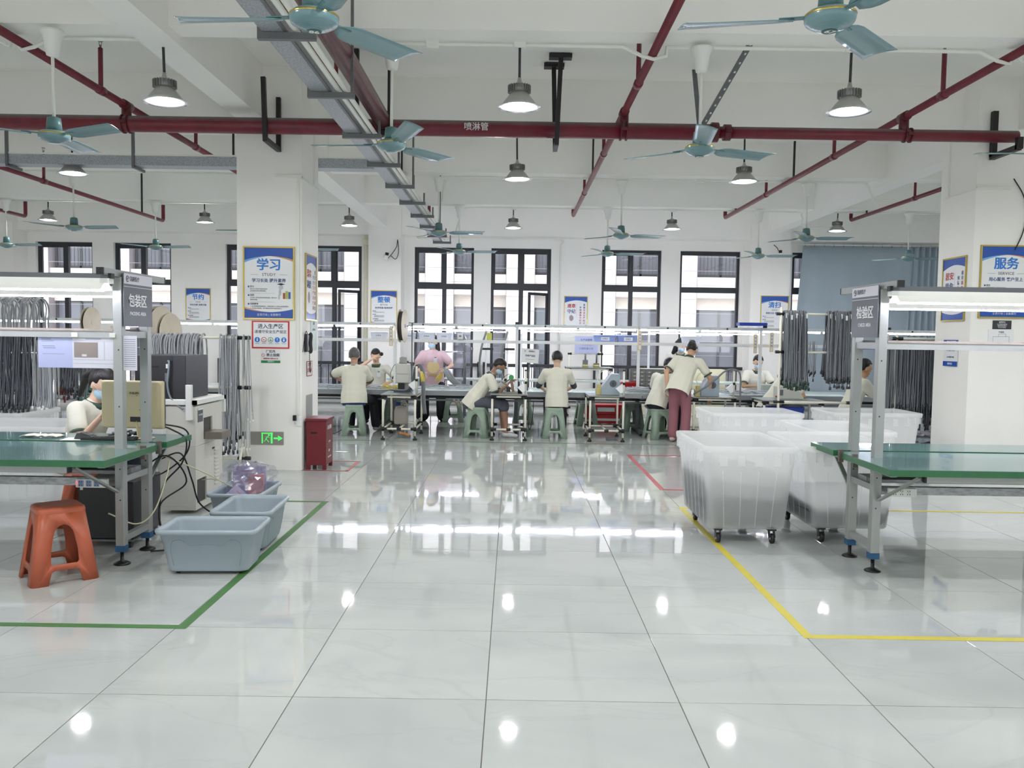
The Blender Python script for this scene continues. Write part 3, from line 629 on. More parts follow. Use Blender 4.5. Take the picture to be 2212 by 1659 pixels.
def tub_proto():
    W, L, H = .68, 1.0, .62; z0 = .11
    t_ = thing('wheeled_tub', '', 'tub', group='white plastic tubs on castors')
    m = MB()
    def rr(s_, z, d=0, r=.05): return rrect(W*s_[0]+d, L*s_[1]+d, r, z)
    b0, b1 = (.84, .89), (.95, .965)
    loft(m, [rr(b0, z0, -.03, .03), rr(b0, z0+.012), rr(b1, z0+H*.72), rr(b1, z0+H*.735, .012), rr((.965, .975), z0+H-.05, .012), rr((.97, .98), z0+H-.045, .05), rr((.97, .98), z0+H-.012, .055), rr((.97, .98), z0+H, .045), rr((.97, .98), z0+H-.002, .0),
             rr((.955, .965), z0+H-.03, -.004), rr(b1, z0+H*.72, -.01), rr(b0, z0+.02, -.012), rr(b0, z0+.018, -.08)], capb=True, capa=True)
    m.build('shell', TUB, t_)
    rb = MB()
    for (n, w_, ax) in ((4, W, 0), (6, L, 1)):
        for s_ in (-1, 1):
            for k in range(n):
                u = (k+.5)/n-.5
                for (za, zb, hw, dp) in ((.03, .70, .03, .003), (.76, .90, .22, .005)):
                    vs = []
                    for z in (za, zb):
                        f = b0[1-ax]+(b1[1-ax]-b0[1-ax])*min(1, z/.72); f2 = b0[ax]+(b1[ax]-b0[ax])*min(1, z/.72)
                        off = (L if ax == 0 else W)*f/2+(.006 if z > .73 else 0)+.001; uw = (w_*f2-.12)
                        for du in (-1, 1): vs.append((u*uw+du*hw*uw/n, off, z0+z*H))
                    q = []
                    for (a, b_, z) in vs: q.append(Vector((a, s_*b_, z)) if ax == 0 else Vector((s_*b_, a, z)))
                    e = Vector((0, s_*dp, 0)) if ax == 0 else Vector((s_*dp, 0, 0))
                    q2 = [v+e-(v-(q[0]+q[3])/2)*.08 for v in q]
                    rb.add(q+q2, [(4, 5, 7, 6), (0, 1, 5, 4), (1, 3, 7, 5), (3, 2, 6, 7), (2, 0, 4, 6)])
            for uu in (-.42, -.34, .34, .42):   # gussets under the rim
                f = .965
                if ax == 0: rb.bb(uu*W-.004, uu*W+.004, s_*(L*f/2), s_*(L*f/2+.03), z0+H-.12, z0+H-.04)
                else: rb.bb(s_*(W*f/2), s_*(W*f/2+.03), uu*L-.004, uu*L+.004, z0+H-.12, z0+H-.04)
    rb.build('moulded_ribs', TUB, t_)['kind'] = 'stuff'
    WH = mat('caster_tread', (30, 30, 32), 0.5); CM = mat('caster_hub', (150, 152, 154), .35, metal=.6)
    for (x, y) in ((-.2, -.38), (.2, -.38), (-.2, .38), (.2, .38)):
        c = MB().bb(x-.03, x+.03, y-.03, y+.03, .092, z0).bar((x-.018, y, .095), (x-.018, y-.025, .04), .006, .04).bar((x+.018, y, .095), (x+.018, y-.025, .04), .006, .04).build('caster', BLK, t_)
        MB().cyl((x-.013, y-.02, .037), (x+.013, y-.02, .037), .037, 18).build('wheel', WH, c); MB().cyl((x-.02, y-.02, .037), (x+.02, y-.02, .037), .015, 12).build('hub', CM, c)
    return t_
TP = tub_proto()
tubs = [(1.83, 3.13, 0, (1, 1, 1), 'nearest white wheeled tub with grey shapes showing through, beside the yellow line'), (2.62, 3.2, 0, (1, 1, 1), 'white wheeled tub behind the posts of the checking bench'), (2.70, 5.8, 90, (1.1, .98, 1), 'white wheeled tub farthest back, in front of the grey machine table'),
        (4.08, 6.0, 90, (.95, .98, 1), 'white wheeled tub under the hanging cable bundles by the right-hand column'), (3.06, 4.25, 0, (1, 1, 1), 'white wheeled tub in the middle of the right-hand group'),
        (-4.02, 3.55, 90, (1, 1.1, 1.0), 'white wheeled tub directly behind the packing bench, beside the seated woman'), (-3.6, 5.15, 90, (.95, 1, 1), 'white wheeled tub behind the seated woman at the packing bench'), (-4.95, 4.6, 90, (1, 1, 1), 'white wheeled tub at the left edge beneath dark hanging cables'), (-3.0, 5.2, 0, (.8, .8, 1), 'white wheeled tub between the beige machine and the column')]
for i, (x, y, a, s_, l) in enumerate(tubs):
    if i == 8: continue
    o = TP if i == 0 else dup(TP); o.location = (x, y, 0); o.rotation_euler = (0, 0, R_(a)); o.scale = s_; o['label'] = l
DG = mat('grey_cable_sheath', (120, 124, 130), 0.5); DG2 = mat('dark_grey_cable_sheath', (92, 95, 102), 0.5)
def pile(cx, cy, w, l, z, h, seed, label):
    r2 = random.Random(seed); m = MB(); rings = []
    for k, (f, zz) in enumerate(((.80, 0), (.84, .1), (.86, .2), (.87, .3), (.84, .38), (.5, .42), (.1, .44))):
        q = rrect(w*f, l*f, .04 if f > .3 else .01, z+zz*h/.44, 6)
        for v in q:
            if k > 1: v.z += r2.uniform(-.05, .05)*h/.44
            v.x *= 1+r2.uniform(-.03, 0); v.y *= 1+r2.uniform(-.03, 0)
        rings.append(q)
    loft(m, rings, True, True, True); lump = m.build('cable_heap', mat('dull_cable_coils', (84, 88, 94), .6), loc=(cx, cy, 0)); tag(lump, label, 'cables', kind='stuff')
pile(1.83, 3.13, .69, 1.03, .14, .38, 60, 'dark grey cables heaped inside the nearest white tub')
pile(2.62, 3.2, .69, 1.03, .14, .18, 40, 'dark grey cables lying low in the tub behind the bench posts')
def crumple(cx, cy, z, s_, seed, name, m_, label, cat='bag'):
    r2 = random.Random(seed); m = MB(); m.ball((0, 0, 0), (s_[0], s_[1], s_[2]), 22, 14)
    m.v = [tuple(Vector(v)*(1+r2.uniform(-.16, .13))) for v in m.v]; m.sm = [False]*len(m.f)
    o = m.build(name, m_, loc=(cx, cy, z)); tag(o, label, cat); return o
crumple(1.66, 3.34, .50, (.09, .10, .09), 3, 'plastic_bag', FILM, 'crumpled clear plastic bag poking up inside the nearest white tub')
# ---------------------------------------------------------------- blue-grey bins
BIN = mat('blue_grey_plastic', (160, 173, 182), 0.3, noise=0.02)
def bin_proto():
    W, L, H = .60, .40, .29
    t_ = thing('plastic_bin', '', 'bin', group='blue grey plastic bins')
    m = MB(); f0, f1 = (.82, .78), (.965, .95)
    def rr(f, z, d=0, r=.05): return rrect(W*f[0]+d, L*f[1]+d, r, z, 6)
    loft(m, [rr(f0, .018, -.05, .03), rr(f0, .022, -.01), rr(f0, .035), rr(f1, H-.03), rr(f1, H-.03, .035), rr(f1, H-.012, .045), rr(f1, H, .035), rr(f1, H-.002, .0), rr(f1, H-.03, -.008), rr(f0, .04, -.012), rr(f0, .032, -.06)], capa=True, capb=True)
    m.build('shell', BIN, t_)
    LN = mat('bin_mould_line', (128, 150, 166), .35)
    for s_ in (-1, 1):
        pts = [(-.20, .06), (-.215, .16), (-.20, .215), (-.15, .225), (-.115, .20), (-.09, .19), (0, .195), (.09, .19), (.115, .20), (.15, .225), (.20, .215), (.215, .16), (.20, .06)]
        MB().tube(curve_pts([(x, s_*(L/2*(f0[1]+(f1[1]-f0[1])*(z-.035)/(H-.065))+.0005), z) for x, z in pts], 4), .0016, 5).build('mould_line', LN, t_)
    for (x, y) in ((-.19, -.11), (.19, -.11), (-.19, .11), (.19, .11)): MB().cyl((x-.01, y, .010), (x+.01, y, .010), .010, 10).bb(x-.012, x+.012, y-.008, y+.008, .01, .025).build('foot_roller', BLK, t_)
    return t_
BP = bin_proto(); BP.location = (-1.79, 1.86, 0); BP.rotation_euler = (0, 0, R_(3)); BP['label'] = 'nearest empty blue grey bin touching the green floor line'
o = dup(BP, (-1.76, 2.50, 0), R_(93), 'empty blue grey bin in the middle of the row of three')
b3 = dup(BP, (-2.0, 3.12, 0), R_(90), 'farthest blue grey bin filled with bagged lilac boxes')
LIL = mat('lilac_carton', (176, 168, 194), 0.5, noise=0.03); PNK = mat('dusty_pink_carton', (170, 122, 134), 0.5)
for i, (x, y, z, d, e, c_, l) in enumerate(((-2.02, 3.28, .33, (.26, .03, .20), (-.1, 0, .1), LIL, 'lilac flat carton standing at the back of the filled bin'), (-1.99, 3.15, .27, (.24, .04, .20), (-.25, 0, 0), LIL, 'lilac flat carton in the middle of the filled bin'), (-1.90, 3.06, .29, (.12, .02, .22), (-.15, 0, .05), PNK, 'dusty pink carton showing through film in the filled bin'), (-2.03, 2.98, .22, (.16, .02, .16), (-.35, .75, 0), LIL, 'lilac carton tilted on its corner at the front of the filled bin'))):
    o = thing('flat_carton', l, 'carton', (x, y, z)); o.rotation_euler = e
    MB().box((0, 0, 0), d).build('carton_body', c_, o, bev=.003)
    if c_ is LIL: MB().box((0, -d[1]/2-.0005, 0), (.02, .001, .02), Matrix.Rotation(PI/4, 3, 'Y')).build('printed_mark', BLK, o); MB().box((.0, -d[1]/2-.0005, d[2]*.3), (d[0]*.5, .001, .006)).build('printed_bar', PNK, o)
for i, (x, y, z, s_) in enumerate(((-2.05, 3.2, .34, (.17, .15, .14)), (-1.95, 3.0, .28, (.15, .12, .12)), (-1.96, 3.25, .37, (.17, .1, .1)))):
    crumple(x, y, z, s_, 20+i, 'plastic_film', FILM, ['crinkled clear film bag over the lilac cartons at the back', 'crinkled clear film bag over the cartons at the front of the bin', 'clear film bag topping the heap in the farthest blue bin'][i])
# ---------------------------------------------------------------- packing and checking benches
MATG = mat('green_rubber_mat', (92, 128, 124), 0.16, noise=0.08, nscale=3, stretch=(.3, 3, 1), coat=.3); GSIDE = mat('green_mat_edge', (46, 104, 66), 0.35, noise=0.1)
ZINC = mat('zinc_channel', (164, 166, 168), 0.35, metal=0.6, noise=0.3, nscale=22, stretch=(1, 1, 3)); WOOD = mat('mdf_board', (148, 138, 130), 0.6, noise=0.1)
BLUET = mat('blue_tape', (40, 88, 128), 0.5); SIGNG = mat('sign_grey', (92, 95, 102), 0.4); SIGNW = mat('sign_white', (214, 212, 224), 0.4); LET = mat('sign_letter_white', (236, 236, 240), 0.4)
def bench(s, xp, dy, area_cn, area_en, nm):
    X = lambda x: xp+s*x
    t_ = thing('assembly_bench', {'check': 'checking bench with green mat top and grey aluminium posts', 'pack': 'packing bench with green mat top, shelf and grey aluminium posts'}[nm], 'bench', (0, dy, 0))
    def bx(name, x0, x1, y0, y1, z0, z1, m, bev=0, parent=None): return MB().bb(X(x0), X(x1), y0, y1, z0, z1).build(name, m, parent or t_, bev)
    for off in (0, 2.7):
        for y in (2.02, 2.39):
            p_ = bx('post', off-.028, off+.028, y-.028, y+.028, .085, 1.84, ALU, .003)
            bx('blue_foot_tape', off-.03, off+.03, y-.03, y+.03, .085, .125, BLUET, 0, p_)
            f = MB(); f.lathe([(.052, 0), (.05, .008), (.03, .018), (.012, .025), (.012, .085)], (X(off), y, 0), 16); f.build('levelling_foot', BLK, p_)
            h = MB()
            for z in (.42, .62, 1.02, 1.38): h.cyl((X(off-.006), y-.0285, z), (X(off-.006), y-.027, z), .005, 8)
            h.build('bolt_hole', BLK, p_)['kind'] = 'stuff'
        bx('cross_bar', off-.02, off+.02, 2.048, 2.362, .145, .185, ALU); bx('cross_bar', off-.02, off+.02, 2.048, 2.362, .53, .57, ALU)
    for k, (y0, y1, z) in enumerate(((1.50, 2.045, .75), (2.055, 2.335, .745), (2.365, 2.80, .75))):
        bd = MB()
        y2 = y1
        bd.prism([(X(-.15 if k != 1 else -.13), y0), (X(3.2), y0), (X(3.2), y1), (X(-.15 if k != 1 else -.13), y1)], (0, 0, .038), (0, 0, z-.04), (1, 0, 0), (0, 1, 0))
        b_ = bd.build('bench_board', GSIDE, t_)
        bx('mat_top', (-.147 if k != 1 else -.127), 3.2, y0+.003, y1-.003, z-.002, z, MATG, 0, b_)
    bx('board_gap_rail', -.12, 3.2, 2.337, 2.363, .70, .742, ALUD)
    bx('under_rail', .1, 3.2, 1.56, 1.60, .665, .718, ALU); bx('under_rail', .1, 3.2, 2.70, 2.74, .665, .718, ALU)
    bx('under_rail', -.1, -.06, 1.6, 2.7, .69, .718, ALU)
    bx('rail_end_cap', .09, .1, 1.56, 1.60, .665, .718, BLK)
    for (a, b) in (((X(.08), 1.60, .69), (X(0.01), 2.0, .47)), ((X(.0), 2.72, .69), (X(0), 2.41, .47))): MB().bar(a, b, .03, .012).build('brace', ALU, t_)
    for y in (2.05, 2.28): MB().bb(X(-.145), X(-.115), y-.012, y+.012, .68, .765).build('belt_clip', mat('rusty_bracket', (92, 80, 76), .5), t_)
    for (y0, y1, z0, z1) in ((2.06, 2.11, .50, .55), (2.16, 2.30, .56, .60)):
        bx('wiring_channel', 0.03 if z0 < .55 else 0, 3.2, y0, y1, z0, z1, ZINC); 
    bx('channel_cover', 0.0, .7, 2.05, 2.13, .60, .606, BLK)
    for x in (1.2, 2.1): bx('hanging_clip', x, x+.025, 2.07, 2.085, .44, .5, GREYM)
    bx('shelf_beam', .028, 3.2, 1.995, 2.035, 1.455, 1.497, ALU); bx('shelf_beam', .028, 3.2, 2.37, 2.41, 1.455, 1.497, ALU); bx('shelf_beam', -.02, .02, 2.048, 2.362, 1.455, 1.497, ALU)
    bx('shelf_board', .028, 3.2, 1.99, 2.42, 1.498, 1.512, WOOD)
    for x in (0, 2.7):
        tb = bx('top_bar', x-.02, x+.02, 1.79, 2.66, 1.84, 1.882, ALU); bx('end_cap', x-.021, x+.021, 1.775, 1.79, 1.839, 1.883, BLK, 0, tb); bx('end_cap', x-.021, x+.021, 2.66, 2.675, 1.839, 1.883, BLK, 0, tb)
    for (yc, off, l, zb) in ((1.86, .0, 'near light fixture over the %s bench', 1.755), (2.56, .10, 'far light fixture over the %s bench', 1.745)):
        f = thing('tube_light', 'white LED tube, '+(l % {'check': 'checking', 'pack': 'packing'}[nm]), 'light', (0, dy, 0))
        def fx(name, x0, x1, y0, y1, z0, z1, m): return MB().bb(X(x0+off), X(x1+off), y0, y1, z0, z1).build(name, m, f)
        fx('top_rail', -.02, 3.0, yc-.02, yc+.02, zb+.065, zb+.095, ALUD); fx('rail_cap', -.04, -.02, yc-.021, yc+.021, zb+.064, zb+.096, BLK)
        fx('ballast_box', -.03, 3.0, yc-.03, yc+.03, zb+.035, zb+.065, WHT)
        MB().add([(X(off+.0), yc-.03, zb+.035), (X(off+3.0), yc-.03, zb+.035), (X(off+3.0), yc-.075, zb-.005), (X(off), yc-.075, zb-.005), (X(off+.0), yc+.03, zb+.035), (X(off+3.0), yc+.03, zb+.035), (X(off+3.0), yc+.075, zb-.005), (X(off), yc+.075, zb-.005)], [(0, 1, 2, 3), (4, 5, 6, 7)]).build('reflector', WHT, f, shell=.002)
        for q, (a, b) in enumerate(((.02, 1.22), (1.30, 2.5))): MB().cyl((X(off+a), yc, zb-.002), (X(off+b), yc, zb-.002), .013, 10).build('led_tube', TUBE, f)
    sg = thing('area_sign', {'check': 'dark grey CHECK AREA sign plate on the right bench post', 'pack': 'dark grey PACKING AREA sign plate on the left bench post'}[nm], 'sign', (X(-.04), dy, 0))
    yr = (1.995, 2.405)
    MB().bb(-.002, .002, yr[0], yr[1], 1.53, 1.868).build('plate', SIGNG, sg)
    q = -s*.0025
    MB().bb(q-.0004, q+.0004, yr[0]+.003, yr[1], 1.80, 1.866).build('white_band', SIGNW, sg); MB().bb(q-.0004, q+.0004, yr[0]+.003, yr[1], 1.781, 1.785).build('thin_line', SIGNW, sg)
    rz = -PI/2 if s > 0 else PI/2
    ym = sum(yr)/2; q2 = -s*.0032
    words(area_cn, .088, (q2, ym-.01, 1.69), LET, sg, rz, .02, sx=1.0); words(area_en, .033, (q2, ym-.01, 1.612), LET, sg, rz, .02)
    DKL = mat('sign_logo_dark', (66, 68, 76), .4)
    yl = yr[1]-.05 if s > 0 else yr[0]+.05
    words('国康医疗', .034, (q2, yl-s*.10, 1.832), DKL, sg, rz, .02)
    lg = MB().tube([(q2, yl+.018*math.cos(a), 1.832+.018*math.sin(a)) for a in [2*PI*k/16 for k in range(15)]], .0028, 5); lg.ball((q2, yl, 1.832), (.001, .007, .009), 8, 6); lg.build('round_logo', DKL, sg)
    # power strip
    ps = thing('power_strip', {'check': 'white power strip screwed below the checking bench', 'pack': 'white power strip with a red lamp below the packing bench'}[nm], 'power strip', (0, dy, 0))
    xa, xb = ((.06, .24) if s > 0 else (.06, .26)); MB().bb(X(xa), X(xb), 1.955, 1.985, .505, .56).build('casing', WHT, ps, bev=.004)
    SB = mat('socket_face_blue', (140, 162, 198), .4) if nm == 'pack' else WHT
    for k in range(3):
        xc = (X(xb)+.035+k*.05) if s < 0 else (X(xa)+.035+k*.045)
        so = MB().bb(xc-.017, xc+.017, 1.952, 1.955, .513, .552).build('socket', SB, ps)
        MB().bb(xc-.008, xc-.005, 1.9505, 1.9525, .538, .547).bb(xc+.005, xc+.008, 1.9505, 1.9525, .538, .547).bb(xc-.001, xc+.001, 1.9505, 1.9525, .53, .536).bb(xc-.009, xc-.005, 1.9505, 1.9525, .518, .526).bb(xc+.005, xc+.009, 1.9505, 1.9525, .518, .526).build('slots', BLK, so)
    if nm == 'pack': MB().ball((X(xb)+.008, 1.953, .535), .005, 8, 6).build('pilot_lamp', mat('red_pilot', (255, 40, 60), .4, emit=4), ps)
    return t_
bench(1, 2.47, 0, '检验区', 'CHECK AREA', 'check')
bench(-1, -2.41, -.1, '包装区', 'PACKING AREA', 'pack')
# things on the packing bench
KHA = mat('champagne_plastic', (196, 184, 148), 0.32)
mo = thing('monitor', 'champagne coloured computer monitor seen from behind on the packing bench', 'monitor', (-2.55, 2.46, .752), R_(-7))
MB().box((-.02, 0, .235), (.46, .018, .33)).build('screen_panel', BLK, mo, bev=.004)
m = MB(); loft(m, [rrect(.462, .335, .012, 0), rrect(.462, .335, .014, .016), rrect(.44, .31, .03, .026)], capa=True, capb=True); rt = Matrix.Rotation(PI/2, 3, 'X'); m.v = [tuple(rt @ Vector(v)+Vector((-.02, -.006, .235))) for v in m.v]; m.build('back_cover', KHA, mo)
words('PHILIPS', .022, (-.0, -.0335, .315), mat('grey_logo', (84, 78, 62), .4), mo, bold=.015)
MB().bb(-.03, .06, -.035, -.031, .115, .15).build('port_recess', BLK, mo); MB().bar((.02, -.018, .12), (.04, -.03, .008), .035, .014).build('stand_neck', KHA, mo); MB().lathe([(.0, .014), (.03, .012), (.105, .006), (.11, 0)], (.03, -.02, 0), 24, 1, .7).build('stand_base', KHA, mo)
for (z, x) in ((.30, .02), (.20, .04), (.16, .10)): MB().cyl((x, -.0335, z), (x, -.031, z), .003, 8).build('screw', BLK, mo)
kb = thing('keyboard', 'black keyboard lying at the foot of the champagne monitor', 'keyboard', (-2.66, 2.33, .751), R_(4)); MB().bb(-.2, .16, -.04, .04, .0, .016).build('case', BLK, kb, bev=.003); 
km = MB()
for i in range(14):
    for j in range(4): km.bb(-.19+i*.025, -.172+i*.025, -.033+j*.018, -.02+j*.018, .016, .021)
km.build('keys', mat('key_grey', (52, 54, 58), .5), kb)['kind'] = 'stuff'
dv = thing('handheld_scanner', 'small black wedge shaped device on white paper by the monitor', 'scanner', (-2.86, 2.36, .7515)); MB().prism([(-.07, 0), (.07, 0), (.06, .02), (-.01, .045), (-.05, .04)], (0, .06, 0), (0, -.03, 0)).build('body', mat('scanner_dark', (60, 62, 66), .4), dv, bev=.003); MB().bar((-.03, -.0, .047), (.04, -.0, .028), .04, .003).build('display', mat('scanner_display', (96, 98, 102), .25), dv)
pa = thing('paper_sheet', 'blank white paper sheet lying under the black device', 'paper', (-2.88, 2.34, .7512), R_(8)); MB().bb(-.12, .15, -.07, .09, 0, .0006).build('sheet', WHT, pa)
cl_ = thing('folded_cloth', 'crumpled cream cloth on the far board of the packing bench', 'cloth', (-3.2, 2.42, .752)); m = MB(); r2 = random.Random(4)
gx = [[(-.13+i*.026, -.05+j*.02, .006+.012*abs(math.sin(i*1.3+j))*(1 if 0 < i < 10 else .2)) for i in range(11)] for j in range(6)]
m.add([v for r in gx for v in r], [(j*11+i, j*11+i+1, (j+1)*11+i+1, (j+1)*11+i) for j in range(5) for i in range(10)], False); m.build('cloth', mat('cream_cloth', (236, 232, 214), .8), cl_, shell=.003)
cc = gm = None
for k in range(12):
    x, y = -2.76+.022*k+rnd.uniform(-.02, .02), 2.50+rnd.uniform(-.03, .06); a = rnd.uniform(-.9, .9)
    t_ = thing('cable_connector', 'grey and black cable connector in the heap behind the keyboard', 'connector', (x, y, .762+.012*(k % 3)), a, group='loose connectors behind the keyboard')
    MB().cyl((-.03, 0, 0), (.02, 0, 0), .009, 10).build('grey_sleeve', DG, t_); MB().cyl((.02, 0, 0), (.04, 0, 0), .0105, 10).build('black_collar', BLK, t_)
# instruction sheets hanging from the shelf
def sheet(x0, x1, y, z0, z1, m_, label, marks, rz=0, cat='paper'):
    t_ = thing('instruction_sheet', label, cat, ((x0+x1)/2, y, (z0+z1)/2), rz); w, h = x1-x0, z1-z0
    MB().bb(-w/2, w/2, -.0006, .0006, -h/2, h/2).build('sheet', m_, t_)
    k = MB()
    for (a, b, c, d) in marks: k.bb(-w/2+a*w, -w/2+b*w, -.0012, -.0006, h/2-d*h, h/2-c*h)
    if marks: k.build('printed_lines', INKG, t_)
    return t_
INKG = mat('printed_ink_grey', (124, 128, 150), .6); PAPB = tubmat('bluish_paper', (196, 202, 232), .3, .6); PAPW = tubmat('white_paper', (230, 230, 238), .3, .6)
SH1 = sheet(-2.92, -2.64, 1.905, 1.262, 1.46, PAPB, 'pale blue instruction sheet hanging left under the packing shelf', [(.08, .3, .08, .1), (.08, .35, .14, .155), (.1, .38, .3, .32), (.12, .4, .36, .38), (.1, .6, .55, .56)])
SH2 = sheet(-2.70, -2.42, 1.902, 1.262, 1.468, PAPW, 'white form with a brown photo hanging under the packing shelf', [(.2, .8, .05, .065), (.3, .65, .1, .115), (.0, 1, .16, .165), (.02, .98, .74, .745), (.02, .98, .86, .865), (.72, .725, .18, .74)])
MB().bb(-.13, .02, -.0018, -.0012, -.035, .06).build('printed_photo', mat('brownish_photo', (132, 122, 116), .5), SH2)
MB().bb(-.08, -.05, -.0022, -.0018, -.03, -.015).build('photo_label', PAPW, SH2)
SH3 = sheet(-2.385, -2.295, 1.91, 1.25, 1.47, PAPW, 'narrow white sheet of text lines between the two packing posts', [(.1, .9, .1+.06*k, .115+.06*k) for k in range(14)])
for x in (-2.68, -2.44): o = MB().bb(x-.02, x+.02, 1.885, 1.895, 1.455, 1.485).build('tape_clip', mat('clear_tape_clip', (204, 204, 196), .3), None, bev=.004); tag(o, 'clear clip holding papers to the shelf beam, %s one' % ('left' if x < -2.5 else 'right beside the post'), 'clip')
# PC tower under the bench
pc = thing('computer_tower', 'black computer tower on a wheeled stand beneath the packing bench', 'computer', (-2.72, 2.42, 0))
MB().bb(-.18, .20, -.1, .35, .06, .46).build('case', BLK, pc, bev=.006); MB().bb(-.19, .2, -.11, .3, .045, .058).build('stand_plate', GREYM, pc)
for (x, y) in ((-.16, -.08), (.17, -.08), (-.16, .3), (.17, .3)): MB().cyl((x-.012, y, .022), (x+.012, y, .022), .022, 12).bb(x-.01, x+.01, y-.01, y+.01, .022, .046).build('caster', BLK, pc)
MB().bb(-.165, -.145, -.1015, -.1, .40, .43).build('sticker', WHT, pc)
# ---------------------------------------------------------------- beige sealing machine, frame and printer
BEI = mat('warm_white_enamel', (212, 211, 203), 0.42, noise=0.03); DKI = mat('dark_interior', (70, 68, 66), .6); STN = mat('dull_stainless', (142, 136, 126), .35, metal=.5)
mc = thing('sealing_machine', 'tall beige sealing machine with louvres between the packing bench and rack', 'machine', (-2.82, 3.42, 0))
def shellbox(name, x0, x1, y0, y1, z0, z1, holes, parent, m_=BEI):
    """closed box whose +x side has rectangular openings (y0,y1,z0,z1)"""
    m = MB(); m.bb(x0, x1-.004, y0, y1, z0, z1)
    ys = sorted({y0, y1, *[h[0] for h in holes], *[h[1] for h in holes]}); zs = sorted({z0, z1, *[h[2] for h in holes], *[h[3] for h in holes]})
    for a, b in zip(ys[:-1], ys[1:]):
        for c, d in zip(zs[:-1], zs[1:]):
            if not any(h[0] <= a and b <= h[1] and h[2] <= c and d <= h[3] for h in holes): m.bb(x1-.004, x1+.012, a, b, c, d)
    return m.build(name, m_, parent)
lc = shellbox('lower_cabinet', 0, .30, 0, .62, .03, .56, [(.03, .24, .08, .28)], mc); MB().bb(.2965, .298, .03, .24, .08, .28).build('dark_opening', DKI, lc)
MB().bb(.012, .26, -.004, 0, .06, .53).build('door', BEI, mc, bev=.002)
for k in range(10):
    MB().prism([(0, 0), (.012, .004), (.012, .010), (0, .02)], (0, .10, 0), (.3125, .42, .17+k*.033), (1, 0, 0), (0, 0, 1)).build('louvre', BEI, lc)
MB().bb(.312, .318, .38, .42, .49, .505).build('slot_handle', BLK, lc)
uc = shellbox('upper_body', .07, .30, 0, .62, .562, .89, [(.18, .38, .60, .78)], mc); MB().bb(.2965, .298, .18, .38, .60, .78).build('dark_opening', DKI, uc)
MB().bb(.20, .46, .19, .42, .60, .66).build('exit_chute', STN, mc)
MB().cyl((-.1, .12, .82), (.07, .12, .82), .05, 18).build('film_roller', mat('bright_roller', (190, 192, 192), .2, metal=.8), mc)
lb = MB().bb(.312, .3145, .05, .16, .755, .87).build('name_label', mat('label_slate', (86, 90, 98), .5), mc); MB().bb(.3143, .3155, .05, .16, .855, .87).build('label_strip', WHT, lb); words('001-包装机', .018, (.3158, .105, .815), LET, mc, PI/2, .01)
fr = thing('machine_frame', 'white square tube frame holding the black printer above the machine', 'frame', (-2.84, 3.42, 0))
MB().bar((.29, -.02, .78), (.29, -.02, 1.07), .045).build('upright', WHT, fr, bev=.003); MB().bb(-.45, .34, -.02, .02, .905, .94).bb(.305, .34, -.02, .7, .905, .94).bb(-.45, .34, .66, .7, .905, .94).build('ring_frame', WHT, fr)
for (x, y) in ((-.43, 0), (.322, .68), (-.43, .68)): MB().bb(x-.018, x+.018, y-.018, y+.018, 0.0 if x < 0 else .79, .905).build('leg', WHT, fr)
MB().bb(-.42, .31, .0, .68, .94, .948).build('top_plate', WHT, fr)
pr = thing('label_printer', 'black boxy label printer on the white frame behind the monitor', 'printer', (-2.86, 3.46, .95))
MB().bb(-.16, .26, 0, .5, 0, .355).build('case', mat('printer_black', (40, 42, 47), .38), pr, bev=.006); MB().bb(-.155, .15, -.003, 0, .01, .345).build('rear_panel', BLK, pr)
MB().bb(-.1, .04, -.006, -.003, .255, .27).build('slot', RUB, pr); MB().bb(-.075, -.05, -.012, -.006, .256, .268).build('slot_tab', WHT, pr); MB().bb(.1, .115, -.008, -.003, .25, .285).build('port', WHT, pr); MB().bb(.09, .12, -.006, -.003, .14, .21).build('port_plate', GREYM, pr)
MB().tube(curve_pts([(.12, -.012, .31), (.135, -.03, .30), (.13, -.035, .2), (.12, -.03, .12), (.14, -.03, .02), (.20, -.05, -.04), (.26, -.06, -.08)], 8), .008, 8).build('data_cable', mat('grey_blue_cable', (128, 138, 146), .4), pr)
# black cables behind the bench
for k, (pts, l) in enumerate((([(-2.42, 2.5, .84), (-2.34, 2.55, .80), (-2.26, 2.6, .72), (-2.3, 2.62, .55), (-2.42, 2.6, .4), (-2.46, 2.6, .2), (-2.4, 2.5, .05)], 'black cable looping from the monitor down behind the packing posts'), ([(-2.45, 2.52, .85), (-2.3, 2.7, .78), (-2.32, 2.75, .6), (-2.5, 2.7, .45), (-2.6, 2.6, .5)], 'black cable drooping beside the machine behind the packing bench'), ([(-2.5, 2.7, .56), (-2.36, 2.75, .6), (-2.3, 2.8, .4), (-2.28, 2.9, .2), (-2.15, 2.95, .08), (-2.1, 3.0, .01)], 'black cable sweeping down in front of the machine door'), ([(-2.55, 2.4, .5), (-2.36, 2.5, .62), (-2.3, 2.7, .4), (-2.45, 2.6, .25), (-2.38, 2.5, .03), (-2.2, 2.3, .01), (-2.35, 2.2, .01)], 'tangled black cable under the corner of the packing bench'))):
    o = MB().tube(curve_pts(pts, 8), .006, 7).build('black_cable', BLK); tag(o, l, 'cable')
o = MB().tube(curve_pts([(-2.38, 2.5, .62), (-2.2, 2.8, .45), (-2.08, 3.1, .28), (-2.2, 3.4, .25), (-2.4, 3.55, .27), (-2.56, 3.6, .25)], 8), .005, 7).build('air_hose', mat('yellowish_hose', (206, 204, 176), .35)); tag(o, 'pale yellow air hose running from the bench into the machine', 'hose')
o = MB().tube(curve_pts([(-2.56, 2.05, .3), (-2.4, 2.1, .22), (-2.3, 2.15, .3), (-2.28, 2.3, .5), (-2.3, 2.4, .6)], 8), .005, 7).build('air_hose', mat('yellowish_hose', (206, 204, 176), .35)); tag(o, 'pale hose loop hanging between the two packing posts', 'hose')
